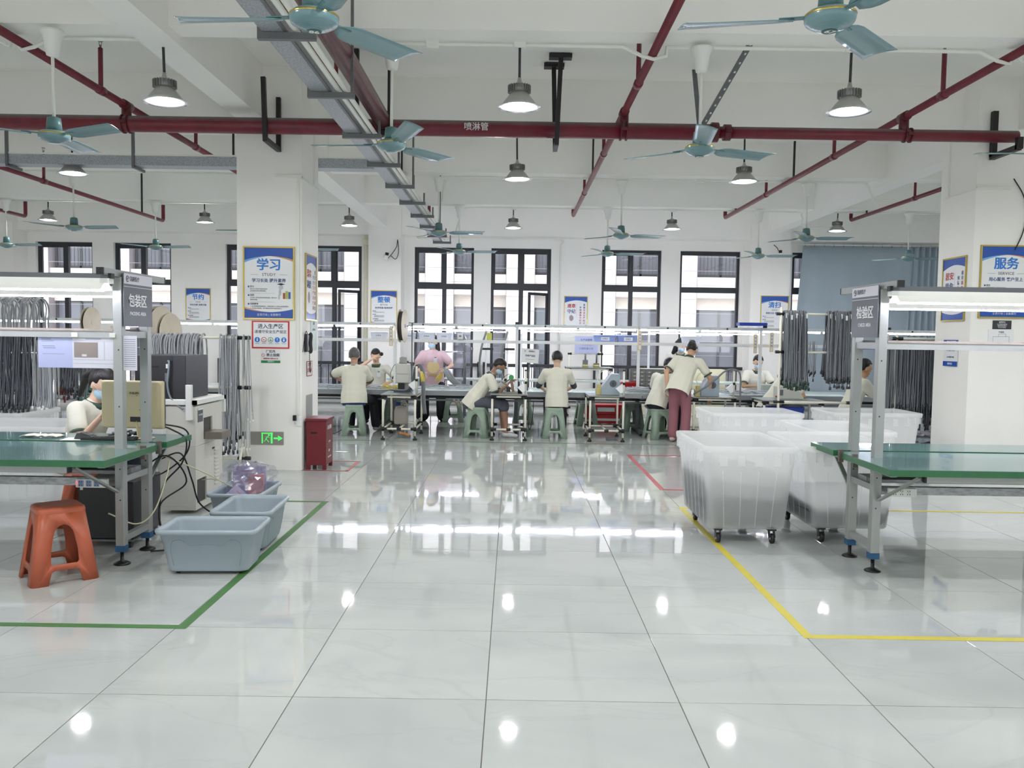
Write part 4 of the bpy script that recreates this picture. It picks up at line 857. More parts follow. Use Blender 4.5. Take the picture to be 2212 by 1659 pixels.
# ---------------------------------------------------------------- posters and notices
PBL = mat('poster_blue', (38, 84, 172), .3); PBL2 = mat('poster_mid_blue', (40, 120, 205), .3); PLB = mat('poster_light_blue', (110, 170, 220), .3); POR = mat('poster_orange', (214, 150, 96), .3)
PWH = mat('poster_white', (232, 234, 236), .28); NAVY = mat('print_navy', (44, 72, 130), .4); INK = mat('print_ink', (58, 62, 72), .4); PRD = mat('print_red', (178, 46, 48), .4)
def band(w, h, top, yl, ym, yr, dy, n=14, thick=None):
    """poster band between the sheet edge and an arc; thick gives a sliver of that arc instead"""
    def arcf(u): return (1-u)**2*yl+2*u*(1-u)*(2*ym-.5*yl-.5*yr)+u*u*yr
    up = [(-w/2+w*i/n, arcf(i/n)) for i in range(n+1)]
    if thick is None: poly = [(-w/2, top)]+up+[(w/2, top)]
    else: poly = up+[(x, y+thick(i/n)) for i, (x, y) in list(enumerate(up))[::-1]]
    return MB().prism(poly, (0, -.0003, 0), (0, dy, 0))
def poster(loc, w, h, rz, label, title=None, en=None, sub=None, body=None, safety=None, fig=True):
    t_ = thing('framed_poster', label, 'poster', loc, rz)
    MB().bb(-w/2+.004, w/2-.004, -.008, -.0015, -h/2+.004, h/2-.004).build('sheet', PWH, t_)
    f = .016
    MB().bb(-w/2-.0, w/2, -.016, -.001, h/2-f, h/2).bb(-w/2, w/2, -.016, -.001, -h/2, -h/2+f).bb(-w/2, -w/2+f, -.016, -.001, -h/2+f, h/2-f).bb(w/2-f, w/2, -.016, -.001, -h/2+f, h/2-f).build('gold_frame', GOLD, t_)
    W, H = w-2*f, h-2*f; S = H/.76
    y1 = -.0085
    a, b, c = (H/2-.135*S, H/2-.088*S, H/2-.125*S) if not safety else (H/2-.14*S, H/2-.08*S, H/2-.10*S)
    band(W, H, H/2, a, b, c, y1).build('blue_band', PBL, t_)
    band(W, H, 0, a, b, c, y1-.0003, thick=lambda u: -.026*S*max(0, 1-2*u)).build('light_blue_swoosh', PLB if not safety else PWH, t_)
    band(W, H, 0, a, b, c, y1-.0003, thick=lambda u: -.022*S*max(0, 2*u-1)).build('orange_swoosh', POR if not safety else PBL, t_)
    band(W, H, -H/2, -H/2+.10*S, -H/2+.065*S, -H/2+.10*S, y1).build('blue_foot_band', PBL, t_)
    band(W, H, 0, -H/2+.10*S, -H/2+.065*S, -H/2+.10*S, y1-.0003, thick=lambda u: .018*S*max(0, 1-2*u)).build('orange_swoosh', POR if not safety else PWH, t_)
    y2 = y1-.0012
    if not safety:
        words(title, .135*S, (0, y2, H/2-.19*S), PBL2, t_, bold=.03); words(en, .045*S, (0, y2, H/2-.29*S), INK, t_, space=1.1)
        k = MB(); 
        for s_ in (-1, 1): k.bb(s_*.12*S, s_*.20*S, y2, y2-.0003, H/2-.289*S, H/2-.291*S)
        k.build('rule', INK, t_); words(sub, .045*S, (0, y2, H/2-.355*S), NAVY, t_, bold=.015)
        words('全员行动 | 全面推行', .028*S, (0, y2, -H/2+.035*S), PWH, t_, space=1.1)
        zz = H/2-.42*S
        for (hd, lines, rule) in (body or (('定义', 1, 1), ('目的', 2, 1), ('实践要领', 2, 0))):
            MB().bb(-W/2+.035*S, -W/2+.052*S, y2, y2-.0003, zz-.009*S, zz+.009*S).build('bullet', PBL, t_)
            words(hd, .022*S, (-W/2+.06*S, y2, zz), INK, t_, align='LEFT', bold=.015)
            for q in range(lines if isinstance(lines, int) else len(lines)):
                tx = lines[q] if not isinstance(lines, int) else '按照要求整理分类保持现场整洁有序'[:14]
                words(tx, .0155*S, (-W/2+.06*S, y2, zz-.026*S-q*.022*S), INK, t_, align='LEFT')
            n = lines if isinstance(lines, int) else len(lines)
            if rule: MB().bb(-W/2+.06*S, W*.12, y2, y2-.0003, zz-.028*S-n*.022*S, zz-.0265*S-n*.022*S).build('rule', INKG, t_)
            zz -= .05*S+n*.022*S
        if fig:
            m = MB()
            m.ball((W*.25, y1-.001, -.045*S), (.024*S, .001, .027*S), 16, 8).ball((W*.23, y1-.001, -.10*S), (.014*S, .001, .035*S), 12, 8).ball((W*.21, y1-.001, -.15*S), (.009*S, .001, .03*S), 10, 6); m.build('printed_figure', mat('print_pale_grey', (188, 194, 200), .4), t_)
            MB().prism([(-.045, 0), (0, .012), (.045, 0), (0, -.01)], (0, -.0005, 0), (W*.25, y1-.0022, -.012*S), (S, 0, 0), (0, 0, S)).build('printed_cap', BLK, t_)
            for q, (c_, hh) in enumerate((((168, 84, 60), .065), ((170, 190, 70), .085), ((60, 96, 150), .075))):
                MB().bb(W*.29+q*.029*S, W*.29+.025*S+q*.029*S, y1-.0018, y1-.0012, -.17*S, (-.17+hh)*S).build('printed_book', mat('print_book_%d' % q, c_, .4), t_)
    else:
        big, c1, c2 = safety
        words(big[0], .10*S, (-W*.20, y2, H/2-.22*S), PRD, t_, bold=.02); words(big[1], .10*S, (-W*.20, y2, H/2-.35*S), NAVY, t_, bold=.02)
        for k_, (st, m_) in enumerate(((c1, NAVY), (c2, PRD if safety[2] != c1 else NAVY))):
            for q, chh in enumerate(st): words(chh, .052*S, (W*.21+k_*W*.17, y2, H/2-.19*S-q*.062*S-(.06*S if k_ == 0 else 0)), (NAVY if q < 2 or q > 6 else PRD), t_, bold=.012)
        MB().bb(W*.03, W*.034, y2, y2-.0003, H/2-.5*S, H/2-.17*S).build('rule', PRD, t_)
        m = MB(); m.ball((-W*.2, y1-.001, -.12*S), (.05*S, .001, .07*S), 12, 8); m.build('printed_picture', mat('print_dull_picture', (150, 140, 140), .4), t_)
    return t_
SB_ = (('定义', ['指人学习先进专业技术知识，', '从实践和书本中获取知识。'], 1), ('目的', ['学习别人长处从而达到完善自我、提升自己', '的综合素质。'], 1), ('实践要领', ['1. 学习各种新的技能技术，不断地满足个人和企业发展的需求，', '2. 互补能力的缺陷，提升整体的竞争力和应变能力。'], 0))
poster((-2.572, 5.70, 2.045), .56, .79, 0, 'blue and white framed STUDY poster on the notice column', '学习', 'STUDY', '学习长处 提升素养', SB_)
poster((5.42, 5.70, 2.175), .57, .79, 0, 'blue and white framed SERVICE poster on the right-hand column', '服务', 'SERVICE', '用心服务 客户至上', fig=False)
poster((-6.875, 15.0, 2.08), .55, .79, 0, 'framed SAVE poster on the back wall left of the notice column', '节约', 'SAVE', '节约为荣 浪费可耻', fig=False)
poster((-2.69, 14.45, 2.055), .57, .80, 0, 'framed SEITON poster on the left back wall pilaster', '整顿', 'SEITON', '科学布局 取用快捷', fig=False)
poster((5.67, 14.45, 2.065), .60, .80, 0, 'framed SEISO poster on the right back wall pilaster', '清扫', 'SEISO', '清除垃圾 美化环境', fig=False)
poster((1.46, 15.0, 2.05), .52, .74, 0, 'framed safety poster with red and navy characters between two back windows', safety=('遵章', '守纪') and (('遵章', '守纪'), '争做遵章守纪员', '掌握安全生产知识'))
poster((-2.214, 6.07, 2.02), .50, .74, PI/2, 'framed safety poster on the aisle side of the notice column', safety=(('落实', '制度'), '安全生产责任制', '落实安全管理制度'))
poster((5.06, 6.06, 2.11), .50, .72, -PI/2, 'framed safety poster on the aisle side of the right-hand column', safety=(('居安', '思危'), '预防为主人人', '居安思危时时安全'))
nt = thing('safety_notice', 'red framed production area notice with five round icons', 'sign', (-2.555, 5.70, 1.485))
MB().bb(-.205, .205, -.006, -.001, -.15, .15).build('red_border', mat('notice_red', (198, 40, 44), .35), nt); MB().bb(-.188, .188, -.007, -.006, -.135, .135).build('white_panel', PWH, nt)
words('进入生产区', .056, (0, -.0078, .088), INK, nt, bold=.015); words('请遵守安全生产规定', .039, (0, -.0078, .03), INK, nt, bold=.01)
for k in range(5):
    x = -.145+k*.0725; cm_ = (PBL2, PRD, mat('print_green', (44, 128, 70), .4), PBL2, PBL2)[k]
    ic = MB().cyl((x, -.007, -.055), (x, -.0078, -.055), .029, 20).build('round_icon', cm_, nt)
    m = MB()
    if k in (1, 2): m.cyl((x, -.0078, -.055), (x, -.0083, -.055), .023, 18)
    elif k == 3: m.bb(x-.003, x+.003, -.0084, -.0078, -.056, -.036).bb(x-.003, x+.003, -.0084, -.0078, -.071, -.065)
    else: m.cyl((x, -.0078, -.041), (x, -.0084, -.041), .006, 10).bb(x-.008, x+.008, -.0084, -.0078, -.072, -.05)
    m.build('symbol', PWH, ic)
    if k == 1: MB().bar((x-.016, -.009, -.04), (x+.016, -.009, -.07), .004, .001).bb(x-.012, x+.012, -.0092, -.0084, -.058, -.053).build('prohibition_bar', PRD, ic)
    if k == 2: MB().cyl((x, -.0083, -.047), (x, -.0088, -.047), .006, 10).bb(x-.012, x+.012, -.0088, -.0083, -.066, -.056).build('hand_mark', cm_, ic)
    MB().bb(x-.022, x+.022, -.0078, -.0072, -.098, -.094).build('caption_line', INKG, ic)
ns = thing('smoking_notice', 'small no smoking notice with a green foot strip on the notice column', 'sign', (-2.555, 5.70, 1.25))
MB().bb(-.105, .105, -.004, -.001, -.072, .072).build('panel', PWH, ns); MB().bb(-.105, .105, -.0046, -.004, -.072, -.045).build('green_strip', mat('print_green', (44, 128, 70)), ns)
words('厂区内', .034, (0, -.005, .052), INK, ns, bold=.02); words('禁止抽烟', .036, (.025, -.005, .012), INK, ns, bold=.02); words('违规者乐捐500/次', .021, (0, -.005, -.026), PRD, ns, bold=.02); words('-温馨提示-', .018, (0, -.005, -.058), PWH, ns)
MB().tube([(-.082+.016*math.cos(a), -.005, .012+.016*math.sin(a)) for a in [2*PI*k/14 for k in range(15)]], .002, 5).bar((-.093, -.005, .023), (-.071, -.005, .001), .003, .001).build('no_smoking_ring', PRD, ns)
# exit sign
ex = thing('exit_sign', 'stainless emergency exit sign with glowing green running man and arrow', 'sign', (-2.595, 5.70, .35))
MB().bb(-.182, .182, -.008, -.001, -.073, .073).build('steel_plate', mat('brushed_plate', (170, 166, 160), .35, metal=.5), ex, bev=.004)
GE = mat('exit_green_glow', (60, 250, 90), .4, emit=1.1)
MB().bb(-.058, -.048, -.0095, -.008, -.055, .06).bb(.042, .058, -.0095, -.008, -.055, .06).bb(-.058, .058, -.0095, -.008, .05, .06).build('door_outline', GE, ex)
MB().ball((.02, -.009, .035), (.009, .001, .009), 10, 6).bar((.01, -.009, .022), (-.012, -.009, -.006), .016, .001).bar((-.012, -.009, -.006), (.004, -.009, -.022), .009, .001).bar((.004, -.009, -.022), (.022, -.009, -.042), .008, .001).bar((-.012, -.009, -.006), (-.024, -.009, -.03), .008, .001).bar((-.024, -.009, -.03), (-.04, -.009, -.032), .007, .001).bar((.008, -.009, .018), (.028, -.009, .006), .006, .001).bar((.006, -.009, .018), (-.022, -.009, .012), .006, .001).build('running_man', GE, ex)
MB().bb(.075, .13, -.0095, -.008, -.006, .008).prism([(.118, -.028), (.17, .001), (.118, .03), (.13, .001)], (0, -.0015, 0), (0, -.008, 0)).build('arrow', GE, ex)
ol = thing('wall_socket', 'white wall socket with a black plug on the notice column', 'socket', (-2.26, 5.70, .54)); MB().bb(-.045, .045, -.01, -.001, -.05, .05).build('face_plate', WHT, ol, bev=.003); MB().bb(.01, .035, -.013, -.01, -.035, .035).build('switch_rocker', PWH, ol); MB().bb(-.045, -.01, -.045, -.01, .01, .07).build('black_plug', BLK, ol, bev=.004)
m = MB()
for (x, z) in ((-.025, -.015), (-.032, -.028), (-.018, -.028)): m.bb(x-.002, x+.002, -.0112, -.01, z-.004, z+.004)
m.build('slots', BLK, ol)
# phone
ph = thing('wall_telephone', 'black wall telephone with coiled cord on the side of the notice column', 'telephone', (-2.213, 5.83, 1.40), PI/2)
MB().bb(-.045, .045, -.03, -.001, -.1, .1).build('cradle', BLK, ph, bev=.008)
MB().tube(curve_pts([(0, -.05, .105), (0, -.065, .085), (0, -.06, .0), (0, -.065, -.085), (0, -.05, -.105)], 6), .02, 10, radii=None).build('handset', BLK, ph)
MB().tube(curve_pts([(.012*math.cos(k*1.2), -.05+.012*math.sin(k*1.2)*0-.0, -.10-k*.0045) for k in range(42)]+[(.03, -.05, -.33), (.05, -.05, -.30), (.04, -.05, -.2)], 2), .004, 5).build('coiled_cord', BLK, ph)
MB().tube(curve_pts([(.02, -.02, .09), (-.06, -.03, .13), (-.13, -.03, .08), (-.14, -.01, -.1)], 6), .004, 6).build('line_cord', BLK, ph)
def plate(loc, w, h, rz, label, m_, txts=(), cat='notice', name='wall_notice', frame=None):
    t_ = thing(name, label, cat, loc, rz); MB().bb(-w/2, w/2, -.004, -.001, -h/2, h/2).build('panel', m_, t_)
    if frame: MB().bb(-w/2, w/2, -.006, -.001, h/2-.008, h/2).bb(-w/2, w/2, -.006, -.001, -h/2, -h/2+.008).bb(-w/2, -w/2+.008, -.006, -.001, -h/2+.008, h/2-.008).bb(w/2-.008, w/2, -.006, -.001, -h/2+.008, h/2-.008).build('edge_frame', frame, t_)
    for (s_, sz, x, z, mm) in txts: words(s_, sz, (x, -.005, z), mm, t_, bold=.01)
    return t_
plate((-2.214, 6.02, 1.11), .24, .17, PI/2, 'small red and white safety notice below the wall telephone', PWH, (('安全生产', .04, 0, .045, PRD), ('注意防火', .05, 0, -.02, PRD)), frame=PRD)
plate((-2.214, 6.22, 1.49), .28, .36, PI/2, 'pale green paper notice behind the wall telephone', mat('pale_green_paper', (196, 212, 204), .5), (('通知', .04, 0, .13, INK), ('内部电话表', .025, 0, .06, INKG)))
plate((-2.214, 6.02, .68), .28, .27, PI/2, 'grey metal cover plate low on the side of the notice column', mat('grey_cover', (176, 178, 178), .4, metal=.3))
bn = plate((5.405, 5.70, 1.71), .205, .095, 0, 'black notice with four lines of white writing under the SERVICE poster', mat('notice_black', (52, 54, 60), .4), (('温馨提示', .018, 0, .028, LET), ('小心地滑注意安全', .014, 0, .006, LET), ('请保持清洁整齐', .014, 0, -.012, LET), ('非工作人员勿动', .012, 0, -.03, LET)))
pd = plate((5.40, 5.70, 1.56), .28, .20, 0, 'transparent sleeve with a printed floor diagram on the right-hand column', PWH, (('平面图', .02, 0, .07, INK),)); MB().bb(-.09, .09, -.0055, -.005, -.085, -.083).bb(-.09, .09, -.0055, -.005, .02, .022).bb(-.09, -.088, -.0055, -.005, -.085, .02).bb(.088, .09, -.0055, -.005, -.085, .02).bb(-.03, .05, -.0055, -.005, .05, .052).bb(-.03, -.028, -.0055, -.005, .02, .05).bb(.05, .052, -.0055, -.005, .02, .05).build('diagram_lines', INK, pd)
plate((5.055, 6.06, 1.395), .30, .30, -PI/2, 'white notice with navy heading and foot strip, low on the right-hand column', PWH, (('本地服务热线', .03, 0, .03, NAVY), ('24小时服务电话', .022, 0, -.05, NAVY)))
plate((5.05, 6.06, 1.51), .30, .06, -PI/2, 'navy heading strip above the white notice on the right-hand column', PBL, (('警务室提醒', .04, .02, 0, LET),))
plate((5.05, 6.06, 1.27), .30, .055, -PI/2, 'navy foot strip below the white notice on the right-hand column', PBL, (('联系电话', .025, 0, 0, LET),))
# fire cabinet
CBR = mat('cabinet_dark_red', (112, 32, 40), .35, noise=.06)
fc = thing('fire_cabinet', 'dark red fire extinguisher cabinet standing beside the notice column', 'cabinet', (-2.06, 5.92, 0))
MB().bb(-.12, .10, -.17, .17, .05, .54).build('body', CBR, fc, bev=.004); MB().bb(-.13, .115, -.185, .18, .54, .57).build('lid', CBR, fc, bev=.006)
MB().bb(-.07, .0, -.172, -.169, .40, .42).build('handle_slot', BLK, fc)
for (x, y) in ((-.1, -.15), (.08, -.15), (-.1, .15), (.08, .15)): MB().bb(x-.02, x+.02, y-.02, y+.02, 0, .05).build('foot', CBR, fc)
words('灭火器箱', .05, (.1015, -.01, .46), LET, fc, PI/2, .01); words('火警119', .028, (.1015, .0, .30), LET, fc, PI/2, .0); words('消防', .03, (.1015, -.02, .20), LET, fc, PI/2, 0); words('FIRE EQUIPMENT', .022, (.1015, -.0, .13), LET, fc, PI/2, 0)
# ---------------------------------------------------------------- blue curtain
cw = MB(); n = 220; rows = 10; vs = []; r2 = random.Random(11); ph0 = [r2.uniform(-1, 1) for _ in range(400)]
for j in range(rows+1):
    for i in range(n+1):
        u = i/n; xl = 6.36-.22*(j/rows); x = xl+(9.5-xl)*u
        dense = 1 if u > .76 else 0
        a = math.sin(u*34+ph0[int(u*20)]*.3)*.02+math.sin(u*13)*.025
        if dense: a = math.sin((u-.76)*150)*.055
        a *= .35+.65*j/rows if not dense else 1
        vs.append((x+(.0 if not dense else -.25*(j/rows)*(.9-u)), 14.80+a, 3.58-3.4*j/rows))
cw.add(vs, [(j*(n+1)+i, j*(n+1)+i+1, (j+1)*(n+1)+i+1, (j+1)*(n+1)+i) for j in range(rows) for i in range(n)], True)
cu_ = thing('curtain', 'long dusty blue curtain hanging over the right end of the back wall', 'curtain'); cw.build('drape', mat('dusty_blue_cloth', (172, 187, 198), .8, noise=.05, nscale=2), cu_, shell=.004)
MB().cyl((6.25, 14.80, 3.6), (9.6, 14.80, 3.6), .014, 10).build('curtain_rod', WHTP, cu_)
for k in range(15): MB().bb(6.4+k*.21-.004, 6.4+k*.21+.004, 14.79, 14.81, 3.56, 3.62).build('curtain_hook', GREYM, cu_)
# ---------------------------------------------------------------- the far line of workbenches
MINT = mat('mint_bench_top', (206, 222, 214), .22); APR = mat('grey_bench_apron', (142, 146, 150), .4, metal=.2); DST = mat('dark_steel_leg', (108, 111, 116), .45, metal=.3)
PALE = mat('bright_aluminium', (214, 220, 222), .35, metal=.15); NEARW = mat('frame_white', (236, 238, 240), .35)
FB = {}
names = ['outermost left, hidden by cables', 'next to the outermost left one', 'at the far left edge', 'second from the left edge', 'left of the notice column', 'behind the notice column', 'behind the grey-haired man', 'behind the man in grey shorts', 'behind the seated man in the middle', 'behind the pink trousers', 'behind the hanging cable bundles', 'behind the right-hand column']
DZ = .66
for k in range(-2, 10):
    x0 = -7.62+1.95*k-1.95*.5-.0; xa, xb = -1.8+1.95*(k-4), -1.8+1.95*(k-3)
    t_ = thing('workbench', 'long mint topped workbench with light rail, segment '+names[k+2], 'bench', (xa, 9.94, 0))
    L = xb-xa-.01
    MB().bb(.0, L, -.55, .6, DZ-.012, DZ).build('bench_top', MINT, t_); MB().bb(0, L, -.56, -.53, DZ-.075, DZ-.002).build('apron', APR, t_); MB().bb(0, L, .58, .61, DZ-.075, DZ-.002).build('apron', APR, t_)
    MB().bb(-.03, .03, -.03, .03, .03, DZ-.012).build('leg', DST, t_); MB().bb(-.03, .03, -.5, .5, .03, .07).build('foot_bar', DST, t_); MB().bb(-.03, .03, -.5, .5, DZ-.10, DZ-.05).build('bearer', DST, t_)
    for y in (-.46, .46): MB().cyl((0, y, 0), (0, y, .03), .025, 10).build('levelling_foot', BLK, t_)
    MB().bb(0, L, -.16, -.12, .47, .50).build('wiring_duct', APR, t_); MB().bb(0, L, -.2, .2, .515, .53).build('lower_shelf', mat('black_shelf_mat', (38, 40, 44), .5), t_)
    MB().bb(-.022, .022, -.022, .022, DZ, 1.68).build('upright', NEARW, t_)
    MB().bb(0, L, -.05, .05, 1.655, 1.70).build('light_rail', PALE, t_)
    MB().bb(.0, L, -.02, .02, 1.40, 1.445).build('shelf_bar', NEARW, t_); MB().bb(0, L, -.01, .22, 1.395, 1.40).build('shelf_plate', NEARW, t_)
    for a, b in ((.03, .95), (1.0, 1.9)): MB().cyl((a, -.0, 1.640), (b, -.0, 1.640), .013, 8).build('led_tube', TUBE, t_)
    for x in (.45, 1.4): MB().bb(x-.012, x+.012, -.055, -.05, 1.665, 1.69).build('rail_clip', BLK, t_)
    if k in (1, 5, 7, 8): MB().bb(.0-.03, .03, -.2, .25, 1.70, 1.735).bb(-.03, .03, -.215, -.2, 1.70, 1.735).build('top_cross_bar', PALE, t_); MB().bb(-.031, .031, -.22, -.2, 1.699, 1.736).build('end_cap', BLK, t_)
    if k in (4, 5, 6): 
        s_ = MB().bb(.95, 1.15, -.165, -.15, .465, .51).build('socket_strip', WHT, t_)
        MB().bb(.98, 1.02, -.168, -.165, .475, .5).bb(1.05, 1.09, -.168, -.165, .475, .5).build('socket_faces', mat('socket_face_blue', (140, 162, 198)), s_)
# small tube-frame tables
PVC = mat('cream_lean_pipe', (230, 228, 212), .4)
def tube_table(x0, x1, y0, y1, h, label, topm, mid=True):
    t_ = thing('tube_frame_table', label, 'table', (x0, y0, 0)); w, l = x1-x0, y1-y0; r = .016
    MB().bb(-.03, w+.03, -.03, l, h, h+.014).build('table_top', topm, t_)
    MB().bb(-.03, w+.03, -.031, -.03, h-.001, h+.012).build('wooden_edge', WOOD, t_)
    for (x, y) in ((0, 0), (w, 0), (0, l-.04), (w, l-.04)):
        MB().cyl((x, y, .06), (x, y, h), r, 12).build('leg', PVC, t_); MB().lathe([(.03, 0), (.03, .02), (.016, .032), (.008, .04), (.008, .065)], (x, y, 0), 12).build('foot', BLK, t_)
    for z in (.16, h-.025):
        for a, b in (((0, 0), (w, 0)), ((0, l-.04), (w, l-.04)), ((0, 0), (0, l-.04)), ((w, 0), (w, l-.04))): MB().cyl((*a, z), (*b, z), r*.9, 10).build('cross_tube', PVC, t_)
        for (x, y) in ((0, 0), (w, 0), (0, l-.04), (w, l-.04)):
            sx_ = 1 if x == 0 else -1; sy_ = 1 if y == 0 else -1
            MB().cyl((x-.0, y, z), (x+sx_*.06, y, z), r*1.35, 10).cyl((x, y, z-.03), (x, y, z+.03), r*1.35, 10).cyl((x, y, z), (x, y+sy_*.05, z), r*1.3, 10).build('pipe_joint', BLK, t_)
        if z < .3: MB().cyl((w/2-.03, 0, z), (w/2+.03, 0, z), r*1.35, 10).build('pipe_joint', BLK, t_); MB().cyl((w/2, 0, z), (w/2, l-.04, z), r*.9, 10).build('cross_tube', PVC, t_)
    return t_
DTOP = mat('worn_table_top', (120, 138, 138), .3)
tube_table(-1.76, -1.30, 8.47, 9.34, .645, 'cream tube frame table with the tall crimping press on it', DTOP)
tube_table(-.20, .28, 8.60, 9.34, .66, 'cream tube frame table with the soldering set and green spool', DTOP)
tube_table(1.22, 1.70, 8.62, 9.34, .655, 'cream tube frame table carrying the grey machine with the fan grille, left one', DTOP)
tube_table(2.75, 3.35, 8.75, 9.34, .65, 'cream tube frame table behind the pink trousers', DTOP)
# tall crimping press
PRS = mat('press_beige', (205, 205, 196), .4)
p_ = thing('crimping_press', 'tall beige crimping press with grey motor dome', 'press', (-1.55, 8.95, .66))
MB().bb(-.10, .10, -.02, .2, .13, .42).build('body', PRS, p_, bev=.006); MB().bb(-.085, .085, -.03, -.02, .27, .41).build('upper_cover', PRS, p_, bev=.003); MB().bb(-.08, .095, -.03, -.02, .14, .26).build('lower_cover', PRS, p_, bev=.003)
MB().lathe([(.062, .42), (.062, .44), (.056, .45), (.056, .50), (.048, .52), (.0, .528)], (0, .08, 0), 18).build('motor_dome', mat('dome_grey', (146, 146, 142), .35), p_)
MB().bb(-.12, .14, -.05, .2, 0, .02).build('base_plate', GREYM, p_); MB().bb(-.06, .03, -.03, .06, .02, .135).build('ram', BLK, p_); MB().bb(.03, .1, .05, .2, .02, .13).build('column', PRS, p_)
m = MB()
for z in (.16, .2, .24, .31, .35, .39): m.cyl((-.101, .02, z), (-.099, .02, z), .006, 6).cyl((-.09, -.031, z), (-.09, -.029, z), .004, 6)
m.build('screws', GREYM, p_)['kind'] = 'stuff'
MB().tube(curve_pts([(-.09, 0, .42), (-.13, -.02, .38), (-.17, -.03, .28), (-.175, -.03, .2), (-.15, -.03, .17)], 6), .005, 6).ball((-.15, -.03, .17), .009, 8, 6).build('gooseneck_lamp', GREYM, p_)
# cable reels
def reel(loc, r, wd, rz, label, dark=True, rx=0):
    t_ = thing('cable_reel', label, 'reel', loc, rz); t_.rotation_euler = (rx, 0, rz)
    BG = mat('cardboard_flange', (204, 194, 172), .6, noise=.06)
    for s_ in (-1, 1):
        MB().cyl((s_*wd/2-.004, 0, 0), (s_*wd/2+.004, 0, 0), r, 32).build('flange', BG, t_)
        MB().cyl((s_*(wd/2+.004), 0, 0), (s_*(wd/2+.008), 0, 0), .03, 14).build('hub_cap', BG if not dark else mat('hub_blue', (90, 110, 150), .5), t_)
    MB().cyl((-wd/2, 0, 0), (wd/2, 0, 0), r*.88, 28).build('wound_cable', mat('black_wound_cable', (58, 58, 62), .6), t_)
    return t_
reel((-1.56, 9.0, 1.64), .245, .07, R_(-4), 'big reel of dark cable seen nearly edge on above the crimping press')
st = thing('reel_stand', 'thin grey pole with small hook holding the reel above the press', 'stand', (-1.43, 9.12, .66)); MB().cyl((0, 0, 0), (0, 0, 1.03), .010, 10).cyl((-.13, 0, .98), (0, 0, .98), .006, 8).build('pole', GREYM, st); MB().tube(curve_pts([(-.05, 0, 1.035), (0, 0, 1.03), (.05, 0, 1.035)], 4), .004, 6).build('hook', BLK, st)
reel((-6.15, 8.9, 1.62), .23, .05, R_(-4), 'beige cardboard cable reel rising behind the packing area sign', False); reel((-5.15, 8.95, 1.60), .28, .08, R_(-14), 'large beige cable reel left of the STUDY poster, rear one', False); reel((-4.82, 8.5, 1.50), .265, .05, R_(-12), 'large beige cable reel with handwriting in front of the rear reel', False)
MB().cyl((0, 0, 0), (0, 0, 1), .01, 8)
for (x, y, z, l) in ((-6.15, 8.9, 1.4, 'left'), (-5.15, 8.95, 1.4, 'middle'), (-4.82, 8.5, 1.3, 'right')):
    o = MB().cyl((0, .0, 0), (0, .0, z+.3), .012, 8).cyl((-.2, 0, 0.006), (.2, 0, .006), .01, 8).build('reel_post', GREYM, loc=(x, y+.09, 0)); tag(o, 'thin grey post behind the beige cable reels, the %s one' % l, 'stand')
# grey machines with fan grille
def crimper(x, y, z, label):
    t_ = thing('stripping_machine', label, 'machine', (x, y, z)); BG = mat('machine_blue_grey', (158, 170, 180), .4)
    MB().prism([(-.11, 0), (.16, 0), (.16, .31), (.03, .31), (-.11, .10)], (0, .26, 0), (0, 0, 0)).build('housing', BG, t_, bev=.006)
    m = MB().cyl((.06, -.004, .17), (.06, 0, .17), .052, 24); m.build('fan_recess', mat('recess_grey', (120, 130, 140), .5), t_)
    g = MB()
    for r in (.015, .03, .045): g.tube([(.06+r*math.cos(a), -.006, .17+r*math.sin(a)) for a in [2*PI*k/18 for k in range(19)]], .002, 4)
    for k in range(4): a = k*PI/4; g.bar((.06+.05*math.cos(a), -.006, .17+.05*math.sin(a)), (.06-.05*math.cos(a), -.006, .17-.05*math.sin(a)), .004, .002)
    g.build('fan_grille', BLK, t_)
    MB().prism([(-.04, .215), (.02, .305), (.03, .30), (-.03, .205)], (0, -.006, 0), (0, .24, 0)).build('control_panel', WHT, t_)
    MB().bb(-.18, -.10, .04, .16, 0, .09).bb(-.16, -.11, .06, .14, .09, .15).build('cutting_head', mat('brassy_head', (196, 182, 120), .4, metal=.3), t_)
    MB().tube(curve_pts([(-.13, .1, .15), (-.16, .1, .25), (-.1, .1, .34), (-.02, .1, .36), (.0, .1, .31)], 6), .005, 6).build('feed_hose', WHT, t_)
    return t_
crimper(1.50, 8.75, .671, 'blue grey stripping machine with round fan grille on the table right of the middle man'); crimper(2.98, 8.85, .665, 'blue grey stripping machine with round fan grille behind the pink trousers')
def pole(x, y, h, z0, label, shade=True):
    t_ = thing('pole_lamp', label, 'lamp', (x, y, z0)); MB().cyl((0, 0, 0), (0, 0, h), .016, 10).build('pole', PVC, t_)
    MB().cyl((0, 0, h), (0, 0, h+.02), .019, 10).cyl((0, 0, h*.45), (0, 0, h*.45+.035), .021, 10).build('pipe_joint', BLK, t_)
    if shade: MB().prism([(-.02, .0), (-.12, -.07), (-.05, -.14), (-.01, -.12)], (0, .05, 0), (0, -.025, h*.5)).build('white_shade', PWH, t_)
    return t_
pole(.28, 8.60, .34, .674, 'cream pole lamp at the corner of the soldering table'); pole(1.70, 8.62, .36, .669, 'cream pole lamp beside the left stripping machine'); pole(3.34, 8.80, .40, .664, 'cream pole lamp beside the right stripping machine'); pole(-1.30, 8.62, .40, .66, 'cream pole lamp behind the looped grey cables'); pole(-.02, 9.3, .34, .675, 'cream pole lamp in front of the man in grey shorts')
